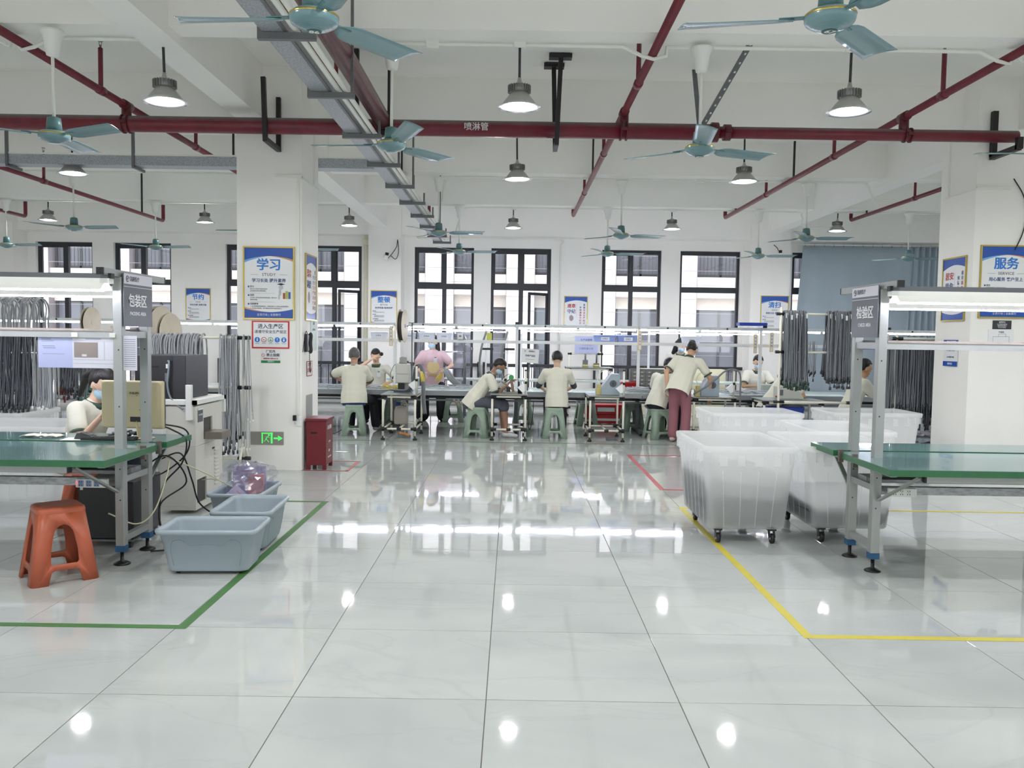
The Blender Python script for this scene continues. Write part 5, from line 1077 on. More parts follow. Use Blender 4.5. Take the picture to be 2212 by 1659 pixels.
o = MB().tube(curve_pts([(2.75, 8.8, .70), (2.95, 8.74, .84), (3.08, 8.74, .95), (3.2, 8.76, 1.05), (3.33, 8.78, 1.07), (3.42, 8.78, 1.0), (3.43, 8.78, .7), (3.43, 8.78, .35)], 8), .013, 8).build('cable_loop', DG); tag(o, 'thick grey cable bundle arching over the right stripping machine', 'cable')
# soldering set
so = thing('soldering_set', 'soldering holder with green solder spool on the tube frame table', 'tool', (.10, 8.80, .675)); MB().bb(-.12, .06, -.06, .06, 0, .02).build('base', mat('solder_base', (150, 146, 130), .5), so)
MB().bar((-.0, 0, .02), (-.03, 0, .20), .045, .03).build('post', mat('brownish_metal', (128, 112, 98), .4, metal=.4), so); MB().bar((.02, 0, .03), (-.17, -.03, .17), .022).build('arm', mat('brownish_metal', (128, 112, 98)), so)
MB().cyl((-.03, -.035, .235), (-.03, .0, .235), .038, 20).build('green_spool', mat('spool_green', (60, 150, 84), .4), so); MB().cyl((.1, 0, .0), (.1, 0, .09), .035, 12).bb(-.1, -.04, -.03, .03, .02, .09).build('holder', BLK, so)
MB().tube(curve_pts([(-.17, -.03, .19), (-.12, -.03, .25), (-.06, -.02, .28), (-.03, -.02, .25)], 5), .004, 6).build('iron_lead', BLK, so)
# sign board on a stand
sb = thing('board_sign', 'small white framed notice board on a stand behind the soldering table', 'sign', (.36, 9.6, 1.21)); sb.rotation_euler = (0, R_(4), 0)
MB().bb(-.135, .135, -.004, .004, -.11, .11).build('board', PWH, sb); MB().bb(-.135, .135, -.008, .0, .102, .11).bb(-.135, .135, -.008, 0, -.11, -.102).bb(-.135, -.127, -.008, 0, -.102, .102).bb(.127, .135, -.008, 0, -.102, .102).build('border', PALE, sb)
words('国康医疗', .025, (0.02, -.006, .07), INK, sb, bold=.01); words('合格产品区', .032, (0, -.006, .0), NAVY, sb, bold=.02); words('QUALIFIED PRODUCT', .014, (0, -.006, -.055), INKG, sb)
MB().cyl((0, 0, -.11), (0, 0, -.545), .012, 10).build('stand_pole', GREYM, sb)
MB().tube([(-.085+.01*math.cos(a), -.006, .07+.01*math.sin(a)) for a in [2*PI*k/12 for k in range(13)]], .002, 4).build('round_logo', INK, sb)
# boxes on the shelf bar
BXW = tubmat('clear_white_box', (236, 238, 242), .3, .3); BXB = tubmat('light_blue_box', (170, 188, 228), .2, .35)
def shelf_box(x, w, m_, label, tagm=None, h=.11):
    t_ = thing('storage_box', label, 'box', (x, 10.03, 1.445)); m = MB()
    loft(m, [rrect(w*.86, .15, .015, .0), rrect(w*.97, .17, .015, h-.01), rrect(w, .185, .015, h-.01), rrect(w, .185, .015, h), rrect(w*.95, .165, .012, h), rrect(w*.84, .14, .012, .006)], capa=True, capb=True); m.build('box_shell', m_, t_)
    MB().bb(-w*.18, w*.2, -.0905, -.089, .02, .075).build('white_label', PWH, t_); words('合格品', .03, (.0, -.092, .048), NAVY, t_)
for a in ((-2.07, .27, BXW, 'clear white storage box on the shelf above the bun-haired woman'), (-1.58, .2, BXW, 'clear white storage box half behind the big reel'), (-1.30, .27, BXW, 'clear white storage box directly above the pink shirt, left'), (-1.02, .26, BXW, 'clear white storage box directly above the pink shirt, right'), (1.56, .36, BXB, 'light blue storage box without a sheet of paper, left of the pair'), (1.93, .36, BXB, 'light blue storage box, right of the pair'), (2.95, .30, BXW, 'white handled storage box above the long haired woman'), (-3.4, .26, BXW, 'clear white storage box just beside the notice column')):
    if a[0] > -3.3: shelf_box(*a)
sk = thing('label_card', 'small white card with a drawn rectangle on the shelf bar', 'card', (-.76, 9.93, 1.50)); MB().bb(-.045, .045, 0, .002, -.05, .05).build('card', PWH, sk); MB().bb(-.02, .02, -.001, 0, -.01, .015).build('printed_box', INKG, sk); MB().bb(-.03, .07, -.03, .05, -.055, -.05).build('clip_foot', BLK, sk)
YF = mat('yellow_card_frame', (226, 184, 84), .4)
def tagcard(x, z, h, label, y=9.88, w=.055, rz=.0, n=4):
    t_ = thing('hanging_card', label, 'card', (x, y, z), rz); MB().bb(-w/2, w/2, -.002, .002, -h/2, h/2).build('frame', YF, t_); MB().bb(-w/2+.008, w/2-.008, -.003, -.002, -h/2+.01, h/2-.01).build('paper', PWH, t_)
    for q in range(n): words('作业指导'[q], .03, (0, -.0035, h/2-.06-q*(h-.1)/n), NAVY, t_)
for x, z, h, l in ((-1.86, 1.49, .32, 'yellow framed hanging card beside the big reel'), (2.11, 1.47, .30, 'yellow framed hanging card right of the light blue boxes'), (3.95, 1.45, .30, 'yellow framed hanging card above the masked man, left'), (4.21, 1.48, .31, 'yellow framed hanging card above the masked man, right'), (6.05, 1.52, .24, 'yellow framed hanging card behind the checking bench shelf'), (-6.3, 1.45, .26, 'yellow framed hanging card near the packing bench cables')): tagcard(x, z, h, l)
# crates, cabinets, jerrycan, things behind
ct_ = thing('red_crate', 'bright red plastic crate standing under the far bench', 'crate', (1.72, 11.2, 0)); MB().bb(-.36, .36, -.2, .2, .18, .33).bb(-.34, .34, -.19, .19, .02, .16).bb(-.37, .37, -.21, .21, .33, .35).bb(-.35, .35, -.2, .2, .155, .175).build('crate_body', mat('crate_red', (196, 36, 44), .4), ct_, bev=.006); MB().bb(-.15, .15, -.203, -.2, .23, .3).build('label', PWH, ct_); MB().bb(-.25, .25, -.2, -.195, .07, .11).build('hand_slot', WHT, ct_)
cb = thing('red_basket', 'red mesh basket of parts on the bench beside the left stripping machine', 'basket', (2.0, 10.2, DZ)); m = MB(); loft(m, [rrect(.26, .2, .02, 0), rrect(.30, .24, .02, .12), rrect(.31, .25, .02, .12), rrect(.31, .25, .02, .13), rrect(.28, .22, .02, .13), rrect(.25, .19, .02, .01)], capa=True, capb=True); m.build('basket_shell', mat('crate_red', (196, 36, 44)), cb)
jc = thing('jerrycan', 'translucent grey jerrycan with a blue cap under the press table', 'can', (-1.57, 9.0, .176)); m = MB(); loft(m, [rrect(.19, .13, .03, 0), rrect(.2, .14, .035, .02), rrect(.2, .14, .035, .2), rrect(.15, .11, .03, .27), rrect(.05, .05, .02, .28)], capa=True, capb=True); m.build('can_body', mat('can_grey', (168, 162, 152), .4), jc); MB().cyl((-.05, 0, .26), (-.05, 0, .325), .04, 16).build('blue_cap', mat('cap_blue', (36, 54, 110), .4), jc); MB().tube(curve_pts([(.0, 0, .27), (.02, 0, .32), (.07, 0, .32), (.09, 0, .22)], 5), .014, 8).build('grip', mat('can_grey', (168, 162, 152)), jc)
pdl = thing('foot_pedal', 'orange and grey foot pedal on the floor under the press table', 'pedal', (-1.48, 8.75, 0)); MB().prism([(-.08, 0), (.08, 0), (.08, .03), (-.08, .07)], (0, .1, 0), (0, -.05, 0)).build('base', GREYM, pdl); MB().prism([(-.085, .072), (.07, .034), (.07, .046), (-.085, .086)], (0, .11, 0), (0, -.055, 0)).build('orange_treadle', mat('pedal_orange', (214, 136, 50), .4), pdl)
pdl = thing('foot_pedal', 'flat grey foot pedal under the table of the left stripping machine', 'pedal', (1.56, 8.80, 0)); MB().prism([(-.08, 0), (.08, 0), (.08, .02), (-.08, .05)], (0, .1, 0), (0, -.05, 0)).build('base', GREYM, pdl)
dc = thing('drawer_cabinet', 'grey cabinet of many small parts drawers on the far bench', 'cabinet', (2.42, 10.35, DZ)); MB().bb(-.38, .36, 0, .2, 0, .34).build('carcass', mat('cabinet_grey', (112, 114, 118), .5), dc)
for i in range(6):
    for j in range(5): 
        d_ = MB().bb(-.365+i*.12, -.26+i*.12, -.012, 0, .012+j*.064, .064+j*.064).build('drawer', mat('drawer_smoke', (134, 134, 134), .3), dc); MB().bb(-.33+i*.12, -.295+i*.12, -.02, -.012, .03+j*.064, .04+j*.064).build('drawer_pull', WHT, d_)
yc = thing('cream_cabinet', 'low cream cabinet along the back wall right of the middle', 'cabinet', (3.8, 13.6, 0)); MB().bb(-1.1, .6, -.2, .2, .0, .9).build('carcass', mat('cream_enamel', (222, 218, 186), .45), yc)
for k in range(3): dd = MB().bb(-1.08+k*.56, -.54+k*.56, -.208, -.2, .04, .87).build('door', mat('cream_enamel', (222, 218, 186)), yc); MB().bb(-.6+k*.56, -.58+k*.56, -.22, -.208, .4, .5).build('handle', GREYM, dd)
wt = tube_table(1.15, 2.0, 12.6, 13.2, .92, 'cream tube frame table by the back wall with small apparatus', DTOP)
for (x, l) in ((1.5, 'grey apparatus on the back table'), (1.72, 'brass bottomed apparatus on the back table')):
    a_ = thing('small_apparatus', 'small '+l, 'apparatus', (x, 12.8, .935)); MB().cyl((0, 0, 0), (0, 0, .05), .06, 14).build('base', mat('brassy_head', (196, 182, 120)), a_); MB().bb(-.05, .05, -.03, .03, .05, .14 if x < 1.6 else .08).build('body', GREYM, a_); MB().cyl((0, 0, .08), (0, 0, .26), .018, 10).build('spindle', GREYM, a_)
plate((1.62, 14.0, 1.36), .48, .36, 0, 'pale blue chart sheet standing on the back table', PAPB, (('生产进度表', .05, 0, .1, NAVY), ('一二三四五六', .05, 0, 0, INKG), ('日期数量记录', .05, 0, -.08, INKG)))
stt = thing('chart_stand', 'cream tube stand with black joints holding the chart sheet', 'stand', (1.62, 14.05, 0)); MB().cyl((-.35, 0, 0), (-.35, 0, 1.22), .018, 10).cyl((.3, 0, 0), (.3, 0, 1.22), .018, 10).cyl((-.35, 0, 1.17), (.3, 0, 1.17), .016, 10).build('tube_frame', PVC, stt); MB().cyl((.22, 0, 1.17), (.36, 0, 1.17), .024, 10).cyl((-.38, 0, 1.17), (-.3, 0, 1.17), .024, 10).build('pipe_joint', BLK, stt)
# second, farther line of benches with hoists
for k, (xa, xb, l) in enumerate(((-2.3, .2, 'behind the pink shirt'), (.2, 2.7, 'behind the middle seated man'), (2.7, 5.6, 'behind the masked man'))):
    t_ = thing('rear_workbench', 'rear workbench near the windows '+l, 'bench', (xa, 12.3, 0)); L = xb-xa-.02
    MB().bb(0, L, 0, .7, .66, .69).build('bench_top', MINT, t_)
    for x in (.05, L-.05): MB().bb(x-.02, x+.02, .03, .07, 0, .66).build('leg', NEARW, t_); MB().bb(x-.02, x+.02, .6, .64, 0, .66).build('leg', NEARW, t_)
    MB().bb(.03, .07, .6, .64, .69, 1.75).build('upright', NEARW, t_); MB().cyl((.05, .6, 1.62), (L*.8, .6, 1.62), .010, 8).build('led_tube', TUBE, t_)
for (x, l) in ((-.42, 'left'), (-.02, 'right')):
    t_ = thing('tool_hoist', 'thin white pole with a hanging tool hose near the windows, %s one' % l, 'stand', (x, 12.25, 0)); MB().cyl((0, 0, 0), (0, 0, 1.75), .018, 10).build('pole', NEARW, t_); MB().tube(curve_pts([(0, -.02, 1.6), (-.08, -.04, 1.3), (-.12, -.03, .95), (-.08, -.03, .7)], 6), .02, 8).build('hose', mat('hose_grey_green', (130, 138, 134), .5), t_); MB().bb(-.08, .14, -.03, .03, 1.25, 1.29).build('cross_arm', BLK, t_)
o = MB().bb(-.05, .05, -.002, .002, -.07, .07).build('yellow_tag', mat('tag_yellow', (206, 208, 90), .5), loc=(-.36, 12.2, 1.5)); tag(o, 'small yellow tag hanging on the left tool hoist', 'tag')
o = MB().prism([(-.035, .03), (.035, .03), (0, -.03)], (0, .003, 0)).build('orange_triangle', mat('orange_sticker', (232, 96, 52), .4), loc=(-3.95, 15.11, 1.37)); tag(o, 'orange triangle sticker on the window pane beside the notice column', 'sticker')
cl2 = thing('packing_trolley', 'steel shelf trolley draped with clear film behind the pink shirt', 'trolley', (-1.2, 12.0, 0))
MB().bb(-.4, .4, -.2, .2, .9, .92).bb(-.4, .4, -.2, .2, 1.2, 1.22).bb(-.4, .4, -.2, .2, .4, .42).build('shelf', GREYM, cl2)
for (x, y) in ((-.4, -.2), (.4, -.2), (-.4, .2), (.4, .2)): MB().cyl((x, y, 0), (x, y, 1.5), .015, 8).build('post', GREYM, cl2)
m = MB(); m.ball((0, 0, 1.1), (.55, .3, .6), 18, 12); r2 = random.Random(5); m.v = [tuple(Vector(v)+Vector((r2.uniform(-.03, .03),)*3)) for v in m.v]; m.build('film_cover', FILM, cl2)
# ---------------------------------------------------------------- hanging cable bundles
def two_mat(me, m2, zcut, above=False):
    me.materials.append(m2)
    for p in me.polygons:
        if (p.center.z < zcut) != above: p.material_index = 1
def cable_mesh(r, top, zf, zb, seed, m_, plug, dep=.05, n=5):
    r2 = random.Random(seed); P = []
    dx = r2.uniform(-.035, .035); dx2 = r2.uniform(-.035, .035); j = lambda s_: r2.uniform(-s_, s_)
    P += [(dx, -dep-.03+j(.03), zf), (dx*.8+j(.008), -dep-.01+j(.02), zf+.12), (dx*.5+j(.006), -dep+j(.012), (zf+top)/2), (j(.004), -dep*.9, top-.10), (0, -dep*.55, top-.015), (0, 0, top+.012), (0, dep*.55, top-.015), (j(.004), dep*.9, top-.10), (dx2*.5+j(.006), dep+j(.012), (zb+top)/2), (dx2, dep+.02+j(.03), zb)]
    m = MB().tube(curve_pts(P, 4), r, n)
    for (a, b) in ((0, 1), (-1, -2)):
        q = Vector(P[a]); m.cyl(q+Vector((0, 0, -.035)), q+Vector((0, 0, .0)), r*1.9, 6)
    me = m.mesh('cable', m_)
    me.materials.append(plug)
    for p in me.polygons:
        c = p.center
        if (c.y < 0 and c.z < zf+.001) or (c.y > 0 and c.z < zb+.001): p.material_index = 1
    return me
PLG = mat('dark_plug', (66, 70, 74), .5); PLGG = mat('green_black_plug', (52, 74, 64), .5)
def hank(label, x0, x1, y, top, zf, zb, n, m_, plug, r=.0045, dep=.05, group=None, var=6, seed=1):
    t_ = thing('cable_bundle', label, 'cables', ((x0+x1)/2, y, 0), group=group); r2 = random.Random(seed)
    vs = [cable_mesh(r, top, zf+r2.uniform(-.05, .07), zb+r2.uniform(-.05, .07), seed*50+k, m_, plug, dep) for k in range(var)]
    for k in range(n):
        o = bpy.data.objects.new('cable', vs[k % var]); COL.objects.link(o); o.parent = t_
        u = (k+.5)/n-.5; o.location = (u*(x1-x0)+r2.uniform(-.01, .01), r2.uniform(-.02, .02), r2.uniform(-.012, .016)); o.rotation_euler = (r2.uniform(-.02, .02), 0, r2.uniform(-.05, .05)+(PI if k % 2 else 0)*0)
    return t_
BUN = []
hk1 = hank('left of two thick grey cable bundles draped over the rack behind the white tubs', 3.53, 3.81, 7.25, 1.865, .96, 1.0, 52, DG, PLGG, r=.0075, seed=3, dep=.06)
hk2 = hank('right of two thick grey cable bundles draped over the rack behind the white tubs', 4.08, 4.40, 7.25, 1.865, .98, 1.05, 56, DG, PLG, r=.0075, seed=5, dep=.07)
for hx, (a, b) in ((hk1, (-.12, .13)), (hk2, (-.13, .13))):
    for k in range(5):
        w_ = MB().bb(-.012, .012, -.012, .012, -.03, .03).build('white_tie_label', PWH, hx, loc=(a+(b-a)*k/4, -.075, 1.82-.02*(k % 2)))
def rack(label, x0, x1, y, bars, h, joints=True, feet=True, m_=None, yo=0):
    m_ = m_ or PVC; t_ = thing('cable_rack', label, 'rack', (x0, y, 0)); w = x1-x0
    for x in (0, w): MB().cyl((x, 0, .03), (x, 0, h), .0165, 10).build('post', m_, t_)
    for z in bars:
        MB().cyl((-.03, 0, z), (w+.05, 0, z), .015, 10).build('bar', m_, t_)
        if joints:
            for x in (0, w): MB().cyl((x-.06, 0, z), (x+.07, 0, z), .021, 10).build('pipe_joint', BLK, t_)
    if feet:
        for x in (0, w):
            MB().cyl((x, -.25, .03), (x, .25, .03), .016, 8).build('foot_bar', m_, t_); MB().cyl((x, -.2, .03), (x, 0, .45), .014, 8).cyl((x, .2, .03), (x, 0, .45), .014, 8).build('diagonal', m_, t_); MB().cyl((x, 0, .40), (x, 0, .48), .022, 10).build('pipe_joint', BLK, t_)
    return t_
rack('cream tube rack holding the two thick grey cable bundles', 3.50, 4.43, 7.25, (1.845, 1.36, .72), 1.93)
rack('cream tube rack in front of the dense grey cable curtain by the right-hand column', 4.77, 5.45, 6.78, (1.55, .35, .12), 1.6)
rack('cream tube rack with black joints beside the notice column', -3.62, -2.69, 5.20, (1.45, .935, .20), 1.47)
hank('fan of grey cables draped over the rack behind the black printer', -3.66, -3.12, 5.2, 1.46, .75, .8, 64, mat('light_grey_sheath', (168, 171, 176), .5), PLG, r=.008, seed=7, dep=.09)
hank('grey cables hanging in front of the notice column at the rack end', -2.93, -2.74, 5.2, 1.46, .32, .42, 26, mat('light_grey_sheath', (158, 161, 166)), PLG, r=.005, seed=9, dep=.03)
hank('thin grey cables with white clips hanging at the very end of the rack', -2.70, -2.62, 5.2, 1.455, .30, .6, 7, mat('light_grey_sheath', (158, 161, 166)), WHT, r=.0035, seed=10, dep=.03)
rack('chrome tube rack with cables at the left edge behind the packing bench', -5.75, -4.52, 4.95, (1.46, 1.27), 1.5, joints=False, m_=mat('chrome_tube', (196, 198, 200), .15, metal=.9))
hank('dark grey cables hanging from the chrome rack at the left edge', -5.35, -4.72, 4.95, 1.47, .72, .7, 70, DG2, PLG, r=.006, seed=12, dep=.04)
hank('pale grey cables hanging at the right end of the chrome rack', -4.66, -4.50, 4.95, 1.47, .7, .75, 20, mat('light_grey_sheath', (158, 161, 166)), WHT, r=.006, seed=13, dep=.05)
hank('looped grey cables piled high above the chrome rack at the left edge', -5.5, -4.98, 5.6, 1.83, 1.2, 1.3, 24, mat('light_grey_sheath', (158, 161, 166)), PLG, r=.007, seed=14, dep=.16)
MULTI = [mat('plug_%d' % i, c, .5) for i, c in enumerate(((92, 60, 100), (206, 176, 70), (120, 52, 60), (60, 62, 70), (70, 130, 110)))]
for k in range(5): hank('grey cables with coloured plugs behind the seated woman, %s' % ('bunch nearest the chrome rack', 'second bunch from the chrome rack', 'middle bunch', 'bunch just left of her ponytail', 'bunch hidden by her head')[k], -5.03+.105*k, -4.935+.105*k, 5.66, 1.42, .80+.02*(k % 2), .85, 12, DG, MULTI[k], r=.0055, seed=20+k, dep=.03)
rack('tube rack holding the cables with coloured plugs', -5.1, -4.4, 5.66, (1.41,), 1.45, joints=True)
def curtain(x0, x1, y0, y1, z0, z1, n, r, m_, label, seed, plugs=True, mp2=PLG):
    r2 = random.Random(seed); m = MB(); p = MB()
    for k in range(n):
        x, y = r2.uniform(x0, x1), r2.uniform(y0, y1); zb = z0+r2.uniform(0, .16); x2 = x+r2.uniform(-.03, .03)
        m.tube([(x, y, z1), (x+r2.uniform(-.006, .006), y, z1*.7+zb*.3), (x+(x2-x)*.4+r2.uniform(-.01, .01), y, z1*.35+zb*.65), (x2, y-.01, zb)], r, 4, False)
        if plugs: p.cyl((x2, y-.01, zb-.045), (x2, y-.01, zb), r*2.2, 5, r*1.3)
    t_ = thing('cable_curtain', label, 'cables'); a = m.build('hanging_cables', m_, t_); a['kind'] = 'stuff'
    if plugs: p.build('cable_ends', mp2, t_)['kind'] = 'stuff'
    return t_
curtain(4.60, 5.42, 6.70, 6.95, .62, 1.53, 300, .0055, DG, 'dense curtain of grey cables hanging beside the right-hand column', 31)
curtain(5.0, 5.42, 6.72, 6.9, .42, 1.5, 60, .0055, DG2, 'longer darker cables at the column end of the cable curtain', 32)
curtain(4.05, 4.6, 8.9, 9.0, .95, 1.5, 60, .006, mat('light_grey_sheath', (158, 161, 166)), 'pale cables hanging behind the checking bench posts', 33)
curtain(-7.2, -6.2, 9.3, 9.5, .9, 1.4, 120, .007, DG, 'grey cables hanging over the far bench at the left', 34)
curtain(-3.15, -2.95, 9.2, 9.35, .85, 1.25, 40, .007, DG, 'grey cable tuft hanging just right of the notice column', 35)
ra = thing('parts_rack', 'cluttered low rack with grey parts behind the tubs by the right-hand column', 'rack', (5.0, 6.6, 0))
for z in (.08, .22, .36): MB().bb(-.35, .45, -.05, .3, z, z+.012).build('shelf', GREYM, ra)
m = MB(); r2 = random.Random(8)
for k in range(40): m.bar((r2.uniform(-.3, .4), r2.uniform(-.03, .2), .02+.14*(k % 3)+.11), (r2.uniform(-.3, .4), r2.uniform(-.03, .2), .02+.14*(k % 3)+.13), .03, .025)
m.build('loose_parts', mat('parts_grey', (150, 150, 154), .5), ra)['kind'] = 'stuff'
bx_ = thing('blue_upright', 'tall royal blue shelf upright behind the checking bench', 'shelf', (4.95, 8.3, 0)); MB().bb(-.03, .03, -.03, .03, 0, 1.9).build('post', mat('royal_blue_steel', (40, 66, 170), .4), bx_); MB().bb(-.02, .9, -.03, .3, 1.40, 1.43).build('shelf_board', mat('royal_blue_steel', (40, 66, 170)), bx_)
for x, l in ((3.9, 'left'), (5.2, 'right')):
    o = thing('blue_bin', 'royal blue storage bin on top of the light rail, %s one' % l, 'bin', (x, 9.94, 1.735)); MB().bb(-.22 if x < 5 else -.05, .22 if x < 5 else .05, -.1, .1, 0, .05 if x < 5 else .16).build('bin_shell', mat('royal_blue_plastic', (44, 76, 182), .4), o, bev=.006)
om = thing('test_instrument', 'white sloped test instrument on the table behind the hanging bundles', 'instrument', (3.95, 8.2, .69)); MB().prism([(-.14, 0), (.22, 0), (.16, .10), (.02, .17), (-.14, .17)], (0, .25, 0), (0, 0, 0)).build('housing', PRS, om, bev=.006); MB().bb(-.13, -.08, -.004, 0, .05, .13).build('display', GREYM, om); MB().ball((-.16, .05, .03), .015, 8, 6).build('red_knob', mat('crate_red', (196, 36, 44)), om)
tube_table(3.55, 4.35, 8.0, 8.55, .675, 'dark topped tube frame table behind the hanging cable bundles', DTOP)
bb_ = thing('blue_crate', 'royal blue crate under the table behind the hanging bundles', 'crate', (3.9, 8.3, .18)); MB().bb(-.25, .25, -.15, .15, 0, .4).build('crate_body', mat('royal_blue_plastic', (44, 76, 182)), bb_, bev=.01)
# loose cables on the far benches
def tangle(x0, x1, y0, y1, z, n, m_, label, seed, r=.006, L=.35, h=.05):
    r2 = random.Random(seed); m = MB()
    for k in range(n):
        x, y = r2.uniform(x0, x1), r2.uniform(y0, y1); a = r2.gauss(0, .35)
        m.tube(curve_pts([(x-L*.5*math.cos(a), y-L*.5*math.sin(a), z+r2.uniform(.003, h)), (x, y+r2.uniform(-.04, .04), z+r2.uniform(.003, h)), (x+L*.5*math.cos(a), y+L*.5*math.sin(a), z+r2.uniform(.003, h*.6))], 3), r, 4)
    o = m.build('loose_cables', m_); return tag(o, label, 'cables', kind='stuff')
LG = mat('light_grey_sheath', (158, 161, 166))
tangle(-2.95, -1.45, 9.45, 9.85, .665, 90, LG, 'grey cables strewn over the bench before the grey-haired man', 41)
tangle(-1.9, -1.62, 9.3, 9.5, .67, 22, mat('yellow_wire', (226, 206, 92), .5), 'yellow and cream wire ends lying left of the crimping press', 42, .004, .14, .07)
tangle(-1.2, -.4, 9.6, 10.2, .665, 40, LG, 'grey cables spread below the pink shirt', 43)
tangle(1.95, 2.35, 9.45, 9.9, .665, 50, LG, 'heap of grey cables left of the leaning person', 44, h=.08)
tangle(3.4, 4.4, 9.5, 9.8, .665, 50, LG, 'grey cables lying before the masked man', 45)
def swoop(paths, r, m_, label, seed, n, sp=.03):
    r2 = random.Random(seed); m = MB()
    for k in range(n):
        d = Vector((r2.uniform(-sp, sp), r2.uniform(-sp, sp), r2.uniform(-sp*.6, sp*.6)))
        m.tube(curve_pts([Vector(p)+d*(1 if i else .5) for i, p in enumerate(paths)], 5), r, 5)
    o = m.build('looped_cables', m_); return tag(o, label, 'cables', kind='stuff')
swoop([(-1.72, 8.9, .69), (-1.45, 8.85, .70), (-1.36, 8.8, .85), (-1.33, 8.75, 1.0), (-1.28, 8.7, 1.07), (-1.22, 8.65, 1.0), (-1.2, 8.6, .8), (-1.19, 8.58, .55), (-1.17, 8.56, .38)], .006, DG, 'thick grey cable loop hung over the cream pole beside the press', 51, 26, .025)
swoop([(-1.23, 8.62, .98), (-1.215, 8.6, .92), (-1.2, 8.6, .84)], .006, mat('yellow_wire', (226, 206, 92)), 'yellow wire ends showing on the looped grey cables', 52, 10, .02)
swoop([(-1.07, 10.85, .93), (-1.03, 10.72, .90), (-.93, 10.55, .78), (-.80, 10.42, .69)], .006, LG, 'spray of grey cables held by the person in pink', 53, 34, .06)
swoop([(-1.12, 10.8, .84), (-1.17, 10.78, .79), (-1.2, 10.77, .73)], .007, mat('yellow_wire', (226, 206, 92)), 'yellow cable ends below the hand of the person in pink', 54, 12, .035)
o = MB().tube(curve_pts([(-2.98, 9.6, .66), (-2.95, 9.3, .5), (-2.92, 9.1, .25), (-2.8, 9.0, .05), (-2.6, 8.95, .02), (-2.45, 9.0, .08), (-2.35, 9.15, .18)], 8), .006, 6).build('black_cable', BLK); tag(o, 'black mains cable trailing beside the stool near the red cabinet', 'cable')
o = MB().tube(curve_pts([(.33, 9.4, .62), (.34, 9.3, .4), (.33, 9.2, .2), (.36, 9.2, .1), (.4, 9.3, .25), (.42, 9.5, .5)], 8), .006, 6).build('black_cable', BLK); tag(o, 'black cable hanging in a loop right of the soldering table', 'cable')
o = MB().tube([(-.9+.012*k, 10.6+.02*math.cos(k*1.1), .38+.035*math.sin(k*1.1)) for k in range(40)], .005, 5).build('coiled_air_hose', mat('orange_hose', (206, 92, 60), .4)); tag(o, 'coiled orange air hose hanging below the bench left of the grey shorts', 'hose')
# ---------------------------------------------------------------- people
SK1, SK2 = (226, 192, 166), (158, 120, 100)
SHIRT = mat('cream_polo_cloth', (228, 226, 210), .85, bump=.35, bscale=9, stretch=(1, 1, 2.2)); COLG = mat('dark_green_collar', (66, 84, 70), .8)
BLKT = mat('black_trouser_cloth', (28, 30, 38), .85, bump=.25, bscale=10); NVT = mat('navy_trouser_cloth', (34, 38, 52), .85, bump=.25, bscale=10); PKT = mat('rose_trouser_cloth', (150, 98, 108), .85, bump=.3, bscale=9); GST = mat('grey_shorts_cloth', (84, 86, 96), .85, bump=.25, bscale=10); PKS = mat('pink_shirt_cloth', (222, 192, 198), .85, bump=.35, bscale=9)
HAIRB = mat('black_hair', (26, 23, 24), .45, bump=.5, bscale=70, stretch=(1, 1, .3)); HAIRG = mat('grey_hair', (96, 94, 92), .6, noise=.25, nscale=30, bump=.4, bscale=80); MASKM = mat('blue_face_mask', (176, 208, 228), .7)
def seg(m, a, b, ra, rb, side=None, flat=1.0, n=12):
    a, b = Vector(a), Vector(b); d = (b-a); L = d.length
    if L < 1e-5: d = Vector((0, 0, 1))
    d.normalize(); x = Vector(side) if side is not None else (Vector((1, 0, 0)) if abs(d.x) < .9 else Vector((0, 1, 0)))
    x = (x-d*x.dot(d)).normalized(); y = d.cross(x); vs = []; R = []
    for q in (-90, -60, -30): t_ = math.radians(q); R.append((ra*math.cos(t_), ra*math.sin(t_)))
    R += [(ra+(rb-ra)*k/3, L*k/3) for k in range(4)]
    for q in (30, 60, 90): t_ = math.radians(q); R.append((rb*math.cos(t_), L+rb*math.sin(t_)))
    for (r, s_) in R:
        r = max(r, 1e-4)
        for k in range(n): an = 2*PI*k/n; vs.append(a+d*s_+x*(r*math.cos(an))+y*(r*flat*math.sin(an)))
    N = len(R); fs = [(i*n+k, i*n+(k+1) % n, (i+1)*n+(k+1) % n, (i+1)*n+k) for i in range(N-1) for k in range(n)]
    m.add(vs, fs+[tuple(reversed(range(n))), tuple(range((N-1)*n, N*n))], True); return m
def fuse(m, voxel, smooth, extra=None, name='body', material=None, cut=None):
    me = m.mesh('tmp'); o = bpy.data.objects.new('tmp', me); COL.objects.link(o)
    md = o.modifiers.new('r', 'REMESH'); md.mode = 'VOXEL'; md.voxel_size = voxel; md.use_smooth_shade = True
    md = o.modifiers.new('s', 'SMOOTH'); md.iterations = smooth; md.factor = .5
    dg = bpy.context.evaluated_depsgraph_get(); me2 = bpy.data.meshes.new_from_object(o.evaluated_get(dg)); bpy.data.objects.remove(o)
    if extra and extra.v:
        bm = bmesh.new(); bm.from_mesh(me2); e = extra.mesh('tmp2'); bm.from_mesh(e); bm.to_mesh(me2); bm.free()
        me2.polygons.foreach_set('use_smooth', [True]*len(me2.polygons))
    if cut:
        bm = bmesh.new(); bm.from_mesh(me2); bmesh.ops.bisect_plane(bm, geom=bm.verts[:]+bm.edges[:]+bm.faces[:], plane_co=cut[0], plane_no=cut[1], clear_inner=True)
        for f in bm.faces: f.smooth = True
        bm.to_mesh(me2); bm.free()
    me2.name = name; me2.materials.clear(); me2.materials.append(material); return me2
